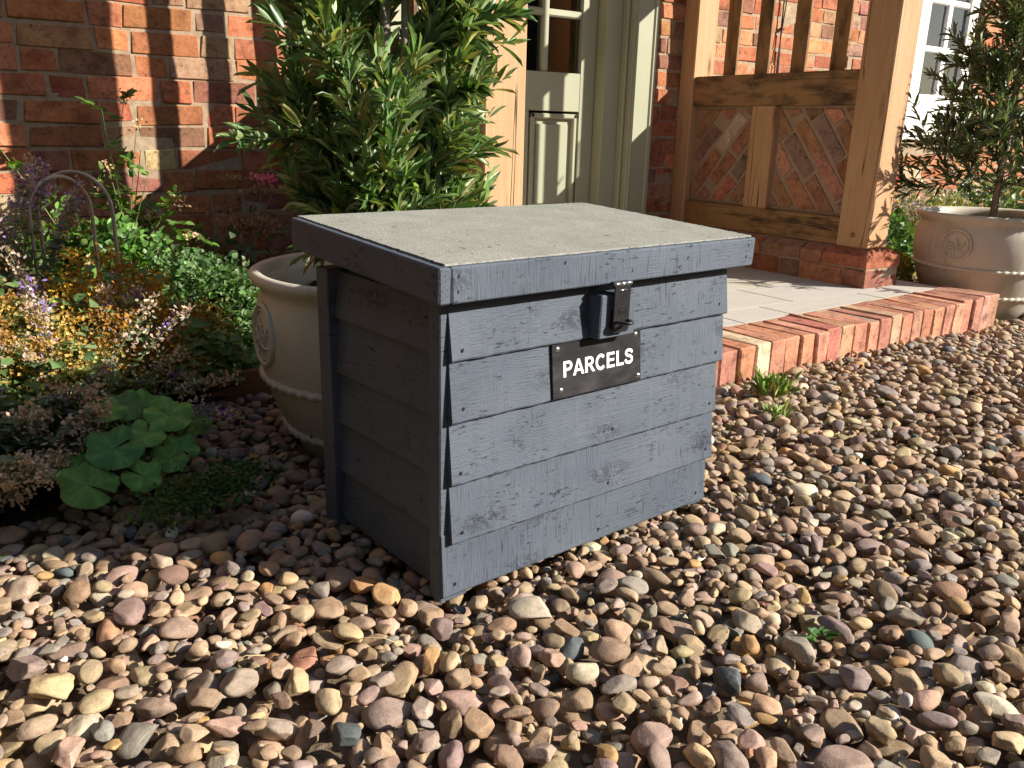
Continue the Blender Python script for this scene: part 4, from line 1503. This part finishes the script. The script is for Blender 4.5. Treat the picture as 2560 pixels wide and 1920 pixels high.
mal = (.235, 1.50, -.01)
t = plant("hollyhock", mal, "young hollyhock with broad round lobed leaves at the edge of the left bed", "plant")
st = MB()
for (x, y, z, rad, tl, az) in ((.195, 1.415, .085, .060, .30, .4), (.265, 1.455, .09, .042, .25, 1.2), (.325, 1.52, .10, .055, .22, 2.2), (.245, 1.57, .115, .052, .2, 4.2),
                               (.205, 1.52, .125, .040, .15, 3.0), (.135, 1.365, .045, .058, .42, 5.6), (.385, 1.60, .055, .050, .2, 1.6), (.12, 1.45, .05, .045, .3, 2.6),
                               (.30, 1.43, .045, .040, .35, .3), (.33, 1.46, .05, .042, .3, 5.2), (.235, 1.375, .04, .042, .4, 2.4), (.30, 1.66, .09, .05, .15, 3.4)):
    mb = MB()
    x = mal[0] + (x - .225) * .84 - .020; y = mal[1] + (y - 1.49) * .84 + .03; rad *= .80
    round_leaf(mb, (x - mal[0], y - mal[1], z - mal[2]), rad, tl + .28, az, np.array(random.choice([(.13, .28, .06), (.16, .32, .075), (.11, .24, .075)])) * rng.uniform(.85, 1.2))
    mb.build("leaf", M['matt'], t)
    tube(st, [(0, 0.02, 0), ((x - mal[0]) * .6, (y - mal[1]) * .6, (z - mal[2]) * .75), (x - mal[0], y - mal[1], z - mal[2])], .0022, 6, (.12, .2, .06))
st.build("stem", M['stem'], t)

# creeping weed on the pebbles
mb = MB()
n = 1500
ce = rng.normal(0, 1, (n, 2)) * np.array([.045, .035]) + rng.choice([0, 1, 2], n, p=[.45, .35, .2])[:, None] * np.array([.045, .018])
Pq = np.stack([.275 + ce[:, 0], 1.33 + ce[:, 1] + .25 * ce[:, 0], .012 + .03 * rng.random(n)], 1)
leaves(mb, TINY, Pq, rdir(n) + np.array([0, 0, .25]), rng.normal(0, .4, (n, 3)) + np.array([0, 0, 1]), rng.uniform(.006, .011, n), rng.uniform(.003, .0045, n), pick([(.05, .12, .02), (.07, .15, .03), (.04, .09, .02)], n))
t = plant("creeping_weed", (.30, 1.34, 0), "mat of tiny leaved weed creeping over shaded pebbles before the hollyhock", "weed")
o = mb.build("leaves", M['matt'], t); o.location = (-.30, -1.34, 0)

# grass tufts and seedlings among the pebbles
def grass(loc, n, h, label):
    t = plant("grass_tuft", loc, label, "grass tuft", "small green weeds growing through the pebbles")
    mb = MB()
    az = rng.uniform(0, 2 * PI, n)
    P = np.stack([rng.normal(0, .018, n), rng.normal(0, .012, n), np.full(n, -.02)], 1)
    D = np.stack([np.cos(az) * .6, np.sin(az) * .6, rng.uniform(.5, 1.3, n)], 1)
    leaves(mb, LANCE, P, D, rdir(n), h * rng.uniform(.5, 1.2, n), .0018, pick([(.12, .24, .04), (.2, .3, .07), (.34, .34, .14)], n))
    mb.build("blades", M['leaf'], t)
grass((1.725, 1.345, gz(1.72, 1.34)), 130, .085, "bright green grass tuft growing at the foot of the brick step")
grass((1.56, 1.185, gz(1.56, 1.18)), 46, .055, "thin low grass tuft between pebbles right of the box")
def seedling(loc, n, s, label):
    t = plant("weed_seedling", loc, label, "weed", "small green weeds growing through the pebbles")
    mb = MB()
    az = rng.uniform(0, 2 * PI, n)
    leaves(mb, OVAL, np.stack([np.cos(az) * s * .3, np.sin(az) * s * .3, rng.uniform(-.004, .012, n)], 1), np.stack([np.cos(az), np.sin(az), rng.uniform(.1, .8, n)], 1), (0, 0, 1) + rng.normal(0, .2, (n, 3)), s * rng.uniform(.6, 1.1, n), s * .33, pick([(.06, .16, .03), (.09, .2, .05)], n))
    mb.build("leaves", M['leaf'], t)
seedling((.86, .545, .006), 12, .017, "bright green seedling among sunlit pebbles in the right foreground")
seedling((-.015, 1.30, .008), 12, .018, "small green seedling among shaded pebbles at the left edge")

# timber edging behind the left pot
mb = MB(); cbox(mb, (.68, 2.075, -.035), (.42, .022, .10), .003, 0, None, (.55, .45, .4), .001)
tag(part(mb, "edging_board", M['oakrail'], None, (0, 0, 0)), "weathered timber edging board between the left bed and the pebbles", "edging")

# ------------------------------------------------------------------ right bed
mound("box_bush", (3.52, 2.20, -.05), .135, 1300, .016, [(.30, .28, .05), (.4, .36, .07), (.2, .23, .05)], "yellow green shrub between the porch post and the right pot", "bush", 1.15)
mound("box_bush", (3.80, 2.46, -.03), .20, 1300, .03, [(.07, .15, .045), (.1, .2, .07)], "leafy green shrub right behind the porch post", "bush", 1.3)
mound("box_bush", (4.5, 2.45, -.05), .28, 1700, .022, [(.2, .22, .06), (.28, .3, .09), (.14, .17, .05)], "yellowish shrub behind the right pot at the photo's edge", "bush", 1.0)
mound("box_bush", (4.75, 2.8, -.05), .28, 1300, .022, [(.16, .2, .13), (.22, .26, .16)], "greyish shrub under the white window", "bush", 1.2)
mound("box_bush", (5.35, 2.7, -.05), .36, 1900, .03, [(.1, .16, .07), (.16, .22, .1)], "green shrub by the wall beyond the right olive", "bush", 1.0)
t = plant("rose_bush", (3.95, 2.72, -.05), "pink flowered rose behind the right pot with one amber bud on a long stem", "rose bush")
st, lf, fl, bd = MB(), MB(), MB(), MB()
P, D, U, L = [], [], [], []
for k in range(20):
    pts = arch((rng.normal(0, .05), rng.normal(0, .04), 0), (R_(-.7, .7), R_(-.5, .4), 1), R_(.3, .55), .04, 9, .08)
    tube(st, pts, np.linspace(.003, .001, 10), 5, (.15, .18, .07))
    for i in range(3, 10):
        for q in range(4):
            P.append(pts[i]); D.append(rdir(1)[0] + np.array([0, 0, .2])); U.append(rng.normal(0, .4, 3) + np.array([0, 0, 1])); L.append(R_(.022, .035))
for c_ in ((-.03, -.12, .45), (.19, -.12, .46), (.30, .0, .43)):
    blossom(fl, np.array(c_) + rng.normal(0, .014, (36, 3)), .014, pick([(.78, .24, .34), (.82, .36, .44)], 36))
    tube(st, [(0, 0, .1), (c_[0] * .6, c_[1] * .6, .3), c_], .002, 5, (.15, .18, .07))
bq = np.array((-.02, -.22, .865))
tube(st, [(-.05, -.05, .1), (-.12, -.14, .45), (-.085, -.2, .72), bq], .0018, 5, (.22, .2, .1))
lathe(bd, [(.001, -.022), (.011, -.016), (.016, -.002), (.015, .012), (.011, .024), (.012, .03), (.004, .032)], bq + np.array([0, 0, .02]), 14, (.55, .26, .05))
blossom(bd, bq + np.array([0, 0, .05]) + rng.normal(0, .006, (10, 3)), .014, pick([(.35, .2, .08), (.5, .3, .1)], 10))
n = len(P)
leaves(lf, OVAL, P, D, U, L, np.array(L) * .4, pick([(.08, .15, .05), (.12, .2, .08)], n, .2))
st.build("stem", M['stem'], t); lf.build("leaves", M['leaf'], t); fl.build("flower", M['petal'], t); bd.build("bud", M['petal'], t)
# pale stems of lavender behind
for (loc, lab) in (((4.25, 2.5, -.05), "pale lavender clump with grey stems behind the right pot"), ((4.45, 2.95, -.05), "pale lavender clump against the brick wall beyond the right pot")):
    t = plant("lavender", loc, lab, "flowering plant", "lavender clumps in the right bed")
    st, fl = MB(), MB()
    for k in range(38):
        fl = MB()
        pts = arch((rng.normal(0, .05), rng.normal(0, .05), 0), (R_(-.7, .7), R_(-.6, .6), 1), R_(.3, .48), .02, 5, .05)
        tube(st, pts, .0014, 4, (.34, .33, .2))
        m_ = 16
        leaves(fl, PETAL, pts[-1] + rng.normal(0, 1, (m_, 3)) * np.array([.007, .007, .02]), rdir(m_), rdir(m_), .009, .004, pick([(.38, .30, .46), (.46, .36, .4), (.5, .42, .36)], m_))
        fl.build("flower_spike", M['petal'], t)
    st.build("stem", M['stem'], t)

# hedges added out of view, left and behind the camera, to darken the shade
def hedge(x0, x1, y0, y1, h, label):
    t = plant("shade_hedge", ((x0 + x1) / 2, (y0 + y1) / 2, -.05), label, "hedge", "added hedges out of view")
    mb = MB()
    n = 7000
    sx, sy = (x1 - x0) / 2, (y1 - y0) / 2
    P = rng.uniform(-1, 1, (n, 3))
    f = rng.integers(0, 3, n)
    P[f == 0, 0] = np.sign(P[f == 0, 0]); P[f == 1, 1] = np.sign(P[f == 1, 1]); P[f == 2, 2] = 1
    P = P * np.array([sx, sy, h / 2]) + np.array([0, 0, h / 2]) + rng.normal(0, .05, (n, 3))
    leaves(mb, OVAL, P, rdir(n), rdir(n), rng.uniform(.08, .16, n), rng.uniform(.04, .07, n), pick([(.04, .075, .022), (.055, .10, .03), (.03, .06, .02)], n))
    mb.build("foliage", M['matt'], t)
    mb = MB(); bx(mb, -sx + .12, sx - .12, -sy + .12, sy - .12, 0, h - .1, .1, 0, (.035, .05, .02)); mb.build("branches", M['soil'], t)  # plain solid core of the added hedge
hedge(-2.6, -1.75, -4.6, 3.0, 2.7, "dense green hedge added out of view on the left to darken the shade")
hedge(-1.7, 12.0, -5.6, -4.6, 3.0, "long green hedge added out of view behind the camera to block sky light")

# leaf litter on the soil by the right pot
mb = MB()
n = 420
Pq = np.stack([rng.uniform(3.36, 4.0, n), rng.uniform(2.02, 2.5, n), rng.uniform(-.04, -.02, n)], 1)
leaves(mb, OVAL, Pq, rdir(n) * np.array([1, 1, .4]), (0, 0, 1) + rng.normal(0, .5, (n, 3)), rng.uniform(.02, .05, n), rng.uniform(.008, .018, n), pick([(.28, .2, .11), (.38, .29, .17), (.18, .12, .07)], n))
n = 260
Pq = np.stack([rng.uniform(.42, .95, n), rng.uniform(2.1, 2.4, n), rng.uniform(-.01, .01, n)], 1)
leaves(mb, OVAL, Pq, rdir(n) * np.array([1, 1, .4]), (0, 0, 1) + rng.normal(0, .5, (n, 3)), rng.uniform(.015, .04, n), rng.uniform(.008, .016, n), pick([(.34, .24, .14), (.45, .33, .2), (.2, .13, .08)], n))
tag(mb.build("leaf_litter", M['petal']), "dry leaf litter lying on the bed soil", "litter", kind="stuff")

# ------------------------------------------------------------------ pebbles
def ico(sub_):
    import bmesh
    bm = bmesh.new()
    bmesh.ops.create_icosphere(bm, subdivisions=sub_, radius=1)
    V = np.array([v.co[:] for v in bm.verts]); F = np.array([[v.index for v in f.verts] for f in bm.faces])
    bm.free()
    return V, F


ICO = {k: ico(k) for k in (2, 3, 4)}
SHAPES = []
for k in range(70):
    rs = np.random.default_rng(500 + k)
    ang = rs.random() < .38
    waves = [(nrm(rs.normal(0, 1, 3)) * rs.uniform(1.2, 2.8), rs.uniform(0, 6), rs.uniform(.02, .075)) for _ in range(5)]
    if ang: planes = [(nrm(rs.normal(0, 1, 3)), rs.uniform(.50, .80)) for _ in range(10)]
    else: planes = [(nrm(rs.normal(0, 1, 3)), rs.uniform(.58, .93)) for _ in range(7)]
    small = [(nrm(rs.normal(0, 1, 3)) * rs.uniform(6, 13), rs.uniform(0, 6), rs.uniform(.004, .011) * (1.6 if ang else 1)) for _ in range(4)]
    SHAPES.append((waves, planes, (.96 if ang else .84), small, ang))


def pshape(k, lod):
    waves, planes, hard, small, ang = SHAPES[k]
    V = ICO[lod][0].copy()
    s = np.ones(len(V))
    for w, p, a in waves: s += a * np.sin(V @ w + p)
    V = V * s[:, None]
    rs = np.random.default_rng(900 + k)
    tp, bd = rs.uniform(-.34, .34), rs.uniform(-.16, .16)      # pear shaped, slightly bent
    V[:, 1:] *= (1 + tp * V[:, :1])
    V[:, 1] += bd * V[:, 0] ** 2
    for n_, dd in planes:
        h = V @ n_ - dd
        V = V - np.outer(np.maximum(h, 0) * hard, n_)
    if lod > 2:
        s = np.ones(len(V))
        for w, p, a in small: s += a * np.sin(V @ w + p)
        V = V * s[:, None]
    return V / np.abs(V).max()


SH = {}
def shape(k, lod):
    if (k, lod) not in SH: SH[(k, lod)] = pshape(k, lod)
    return SH[(k, lod)]


PEB = [("tan", (.36, .258, .162), .24), ("sandy", (.39, .285, .178), .12), ("brown", (.285, .198, .13), .22), ("mauve", (.275, .205, .168), .14), ("pinkish", (.355, .255, .195), .085),
       ("grey", (.25, .214, .178), .12), ("ochre", (.40, .24, .105), .03), ("rust", (.33, .175, .105), .015), ("cream", (.47, .39, .285), .025), ("slate", (.085, .10, .10), .010), ("white", (.58, .53, .45), .008)]
pw = np.array([p[2] for p in PEB]); pw /= pw.sum()

CELL = .0026
HX0, HX1, HY0, HY1 = -.5, 4.4, .02, 2.15
hx, hy = int((HX1 - HX0) / CELL), int((HY1 - HY0) / CELL)
HXX = HX0 + (np.arange(hx) + .5) * CELL; HYY = HY0 + (np.arange(hy) + .5) * CELL
GX, GY = np.meshgrid(HXX, HYY, indexing='ij')
GZ = gz(GX, GY)
H = GZ - .044
OWN = np.full(H.shape, -1, int)
BIG = 5.0
# obstacles: box body, step, pots
lx = math.cos(BR) * (GX - BOX[0]) + math.sin(BR) * (GY - BOX[1]); ly = -math.sin(BR) * (GX - BOX[0]) + math.cos(BR) * (GY - BOX[1])
inbox = (lx > -.002) & (lx < BW + .004) & (ly > -.018) & (ly < BD + .002)
step = (GX > .985) & (GX < 3.39) & (GY > 1.531 + KS * (GX - 1.79) - .004)
H[step] = BIG
for (px, py) in (PL, PR):
    H[(GX - px) ** 2 + (GY - py) ** 2 < .212 ** 2] = BIG
bed = GY > np.interp(GX, [a for a, b in BED_EDGE], [b for a, b in BED_EDGE]) + .02
bed &= ~((GX > .44) & (GY < 2.06))
H[bed & (GX < 1.0)] = BIG
H[(GX > 3.4) & (GY > 2.12)] = BIG


def wanted(x, y):
    return (x > -.36) & (x < 4.3) & (y > .84 - (x + .03) * .625 - .26) & (y > .29 + (x - .85) * .4815 - .30) & (y > .06)


LIST = []     # (pos, R, radii, shape, colour index, colour)


def try_drop(x, y, rad, cands, commit=True):
    best = None
    for R in cands:
        A = R @ np.diag(rad ** 2) @ R.T            # extents
        ex_, ey_ = math.sqrt(A[0, 0]), math.sqrt(A[1, 1])
        i0, i1 = int((x - ex_ - HX0) / CELL), int((x + ex_ - HX0) / CELL) + 1
        j0, j1 = int((y - ey_ - HY0) / CELL), int((y + ey_ - HY0) / CELL) + 1
        if i0 < 0 or j0 < 0 or i1 >= hx or j1 >= hy: return None
        Mq = R @ np.diag(1 / rad ** 2) @ R.T
        dx = HXX[i0:i1] - x; dy = HYY[j0:j1] - y
        DX, DY_ = np.meshgrid(dx, dy, indexing='ij')
        b = Mq[0, 2] * DX + Mq[1, 2] * DY_
        c = Mq[0, 0] * DX ** 2 + 2 * Mq[0, 1] * DX * DY_ + Mq[1, 1] * DY_ ** 2 - 1
        disc = b * b - Mq[2, 2] * c
        ok = disc > 0
        if not ok.any(): continue
        s = np.sqrt(np.where(ok, disc, 0))
        lo_ = (-b - s) / Mq[2, 2]; hi_ = (-b + s) / Mq[2, 2]
        Hs = H[i0:i1, j0:j1]
        z = np.where(ok, Hs - lo_, -1e9).max() - .0032
        if z > 2: continue
        top = z + math.sqrt(A[2, 2])
        if best is None or top < best[0]:
            best = (top, z, R, i0, i1, j0, j1, ok, hi_)
    return best


def under(b, lim):
    """does the stone reach under the box and stand higher than its bottom?"""
    return b[0] > lim and bool((inbox[b[3]:b[4], b[5]:b[6]] & b[7]).any())


def commit(x, y, best, rad, k, ci, col):
    top, z, R, i0, i1, j0, j1, ok, hi_ = best
    Hs = H[i0:i1, j0:j1]
    new = np.where(ok, z + hi_, -1e9)
    up = new > Hs
    Hs[up] = new[up]
    OWN[i0:i1, j0:j1][up] = len(LIST)
    LIST.append((np.array([x, y, z]), R, rad, k, ci, col))


def rotm(az, tilt, ax):
    ca, sa = math.cos(az), math.sin(az)
    Rz = np.array([[ca, -sa, 0], [sa, ca, 0], [0, 0, 1]])
    k = np.array([math.cos(ax), math.sin(ax), 0])
    K = np.array([[0, -k[2], k[1]], [k[2], 0, -k[0]], [-k[1], k[0], 0]])
    return (np.eye(3) + math.sin(tilt) * K + (1 - math.cos(tilt)) * K @ K) @ Rz


def rcands(n, amp):
    return [rotm(rng.uniform(0, 2 * PI), abs(rng.normal(0, amp)), rng.uniform(0, 2 * PI)) for _ in range(n)]


def newpebble(lo=.008, mean=.0160):
    a = float(np.clip(mean * math.exp(rng.normal(0, .30)), lo, .034))
    rad = np.array([a, a * rng.uniform(.55, .9), a * rng.uniform(.34, .64)])
    ci = int(rng.choice(len(PEB), p=pw))
    col = np.array(PEB[ci][1]) * math.exp(rng.normal(0, .13)) * np.exp(rng.normal(0, .04, 3))
    return rad, ci, np.clip(col, .02, .8)


# the stones one picks out in the photograph: ground position, half axes, shape class, colour
HERO = [((.278, .703), (.020, .024, .014), "slate", 1), ((.599, .555), (.019, .016, .012), "white", 0), ((.766, .362), (.021, .019, .013), "rust", 1), ((.323, .844), (.017, .012, .010), "ochre", 1),
        ((.527, .624), (.030, .022, .015), "tan", 0), ((.338, .723), (.024, .031, .017), "mauve", 0), ((.178, 1.0), (.024, .026, .015), "pinkish", 0), ((.255, .76), (.022, .016, .012), "brown", 0),
        ((.68, .52), (.012, .011, .009), "ochre", 1), ((.50, .68), (.017, .013, .011), "grey", 0), ((.12, .80), (.021, .019, .013), "tan", 0), ((.05, .88), (.024, .020, .013), "cream", 0),
        ((.75, .60), (.019, .022, .013), "pinkish", 0), ((.85, .56), (.023, .018, .014), "mauve", 0), ((.70, .40), (.024, .021, .016), "grey", 0), ((.88, .44), (.021, .019, .016), "sandy", 0),
        ((.42, .62), (.023, .021, .014), "brown", 0), ((.56, .48), (.024, .018, .013), "mauve", 0), ((.62, .44), (.02, .017, .013), "tan", 0), ((.98, .62), (.018, .016, .012), "ochre", 1)]
# lower layer
pts = 0
for it in range(6000):
    x, y = rng.uniform(HX0 + .1, HX1 - .1), rng.uniform(HY0 + .05, HY1 - .06)
    if not wanted(x, y): continue
    rad, ci, col = newpebble()
    b = try_drop(x, y, rad, rcands(2, .15))
    if b is None or b[1] > gz(x, y) - .009 or under(b, -.004): continue
    commit(x, y, b, rad, int(rng.integers(70)), ci, col)
CI = {p[0]: i for i, p in enumerate(PEB)}
for (x, y), rad, cn, ang in HERO:
    rad = np.array(rad)
    ks = [k for k in range(70) if SHAPES[k][4] == bool(ang)]
    b = try_drop(x, y, rad, rcands(4, .25))
    if b is None or under(b, .003): continue
    commit(x, y, b, rad, int(rng.choice(ks)), CI[cn], np.array(PEB[CI[cn]][1]) * (1.1 if cn in ("white", "ochre") else 1))
nh = len(LIST)
for ph, (tries, lim, amp, mean, lo) in enumerate(((26000, .005, .36, .0172, .0112), (13000, .004, .4, .0118, .0085), (9000, -.001, .45, .0098, .0078), (4000, .000, .5, .0080, .0064))):
    X_ = rng.uniform(HX0 + .1, HX1 - .1, tries); Y_ = rng.uniform(HY0 + .05, HY1 - .06, tries)
    W_ = wanted(X_, Y_)
    for x, y in zip(X_[W_], Y_[W_]):
        i, j = int((x - HX0) / CELL), int((y - HY0) / CELL)
        g0 = GZ[i, j]
        if H[i, j] > g0 - .004: continue
        rad, ci, col = newpebble(lo, mean)
        b = None
        for q in range(4):          # settle into the lowest of a few nearby spots
            xq, yq = (x, y) if q == 0 else (x + rng.normal(0, .009), y + rng.normal(0, .009))
            bq_ = try_drop(xq, yq, rad, rcands(2, amp))
            if bq_ is not None and (b is None or bq_[0] < b[0]): b = bq_; xb_, yb_ = xq, yq
        if b is None or b[1] > g0 + lim or b[0] > g0 + (.0175 if ph else .020) or under(b, .0025): continue
        x, y = xb_, yb_
        commit(x, y, b, rad, int(rng.integers(70)), ci, col)
NP = len(LIST)
# how much of each shows from above, and how large that is in the picture
cnt = np.bincount(OWN[OWN >= 0], minlength=NP) * CELL ** 2
POS = np.array([p[0] for p in LIST])
UVs, DEP = uv(POS)
infr = (UVs[:, 0] > .0) & (UVs[:, 0] < 1.0) & (UVs[:, 1] > 0) & (UVs[:, 1] < 1.0)
flr = DEP > .3
# stones hidden behind the box do not count as seen
bl_ = np.array([math.cos(BR) * (0 - BOX[0]) + math.sin(BR) * (0 - BOX[1]), -math.sin(BR) * (0 - BOX[0]) + math.cos(BR) * (0 - BOX[1]), CAM_H])
pl_ = np.stack([math.cos(BR) * (POS[:, 0] - BOX[0]) + math.sin(BR) * (POS[:, 1] - BOX[1]), -math.sin(BR) * (POS[:, 0] - BOX[0]) + math.cos(BR) * (POS[:, 1] - BOX[1]), POS[:, 2]], 1)
hid = np.zeros(NP, bool)
for s in np.linspace(.02, .98, 60):
    q = bl_ + (pl_ - bl_) * s
    hid |= (q[:, 0] > -.01) & (q[:, 0] < BW + .01) & (q[:, 1] > -.02) & (q[:, 1] < BD) & (q[:, 2] < .45) & (q[:, 2] > -.01)
score = cnt * infr * flr * ~hid / np.maximum(DEP, .2) ** 2
order = np.argsort(-score)
single = set(order[:300].tolist())


def pverts(i, lod):
    pos, R, rad, k, ci, col = LIST[i]
    V = (shape(k, lod) * rad * 1.03) @ R.T
    return V


# everything but the 300 largest: one mesh
VV, FF, CC, GG = [], [], [], []
n = 0
for i in range(NP):
    if i in single: continue
    lod = 3 if DEP[i] < 1.9 and infr[i] else 2
    V = pverts(i, lod)
    VV.append(V + LIST[i][0]); GG.append(shape(LIST[i][3], lod) * LIST[i][2] + rng.uniform(-9, 9, 3))
    FF.append(ICO[lod][1] + n)
    CC.append(np.tile(LIST[i][5], (len(V), 1)))
    n += len(V)


def fastmesh(name, V, F, C, G, mat):
    me = bpy.data.meshes.new(name)
    V = np.ascontiguousarray(V, np.float32); F = np.ascontiguousarray(F, np.int32)
    me.vertices.add(len(V)); me.vertices.foreach_set("co", V.ravel())
    me.loops.add(F.size); me.loops.foreach_set("vertex_index", F.ravel())
    me.polygons.add(len(F)); me.polygons.foreach_set("loop_start", np.arange(len(F), dtype=np.int32) * 3)
    try: me.polygons.foreach_set("loop_total", np.full(len(F), 3, np.int32))
    except Exception: pass
    me.update(calc_edges=True)
    me.polygons.foreach_set("use_smooth", np.ones(len(F), bool))
    a = me.attributes.new("col", 'FLOAT_COLOR', 'POINT'); a.data.foreach_set("color", np.concatenate([C, np.ones((len(C), 1))], 1).astype(np.float32).ravel())
    a = me.attributes.new("g", 'FLOAT_VECTOR', 'POINT'); a.data.foreach_set("vector", np.asarray(G, np.float32).ravel())
    me.materials.append(mat)
    me.validate()
    o = bpy.data.objects.new(name, me)
    COL.objects.link(o)
    return o


o = fastmesh("pebbles", np.concatenate(VV), np.concatenate(FF), np.concatenate(CC), np.concatenate(GG), M['pebble'])
tag(o, "mass of mixed brown and grey pebbles covering the drive", "pebbles", kind="stuff")

# the 300 largest in the picture, each a thing of its own, with a label that singles it out
def zone(x, y, uu, vv):
    if uu < .2: h = "far left"
    elif uu < .4: h = "left of centre"
    elif uu < .6: h = "centre"
    elif uu < .8: h = "right of centre"
    else: h = "far right"
    if vv > .91: w = "at the bottom edge"
    elif vv > .80: w = "in the foreground"
    elif vv > .70: w = "before the box"
    elif vv > .58: w = "level with the box foot"
    else: w = "near the brick step"
    return w + ", " + h


desc = {}
for i in order[:300]:
    pos, R, rad, k, ci, col = LIST[i]
    a = rad[0]
    sz = "large" if a > .0225 else ("small" if a < .0165 else "medium")
    if SHAPES[k][4]: sh = "angular"
    elif rad[1] / rad[0] < .72: sh = "elongated"
    elif rad[1] / rad[0] > .86: sh = "rounded"
    else: sh = "oval"
    desc.setdefault(f"{sz} {PEB[ci][0]} {sh} pebble {zone(pos[0], pos[1], *UVs[i])}", []).append(int(i))
ORD = ["leftmost", "second from left", "third from left", "fourth from left", "fifth from left", "sixth from left", "seventh from left"]
for dsc, ids in desc.items():
    ids.sort(key=lambda i: UVs[i][0])
    for q, i in enumerate(ids):
        V = pverts(i, 4 if DEP[i] < 1.15 else 3)
        lod = 4 if DEP[i] < 1.15 else 3
        o = fastmesh("pebble", V, ICO[lod][1], np.tile(LIST[i][5], (len(V), 1)), shape(LIST[i][3], lod) * LIST[i][2] + rng.uniform(-9, 9, 3), M['pebble'])
        o.location = tuple(float(a) for a in LIST[i][0])
        lab = dsc if len(ids) == 1 else dsc + ", " + (ORD[q] if len(ids) > 1 and q < len(ORD) else "rightmost")
        if len(ids) == 2: lab = dsc + (", left one" if q == 0 else ", right one")
        tag(o, lab, "pebble", "pebbles of the drive")

# dry grass stalks lying on the stones
def stalk(pts, label):
    mb = MB(); tube(mb, pts, .0007, 5, (.6, .5, .3))
    tag(part(mb, "grass_stalk", M['petal'], None, (0, 0, 0)), label, "grass stalk", "dry grass stalks on the pebbles")
stalk([(.325, .815, .032), (.345, .80, .042), (.365, .79, .040), (.385, .775, .03)], "thin curved dry grass stalk lying on sunlit pebbles before the box")
stalk([(.205, .85, .03), (.22, .85, .034), (.24, .845, .03)], "short dry grass stalk on pebbles left of the curved one")
print("olive leaves", n1, n2, "pebbles", NP, "hero", nh, "stuff verts", n)
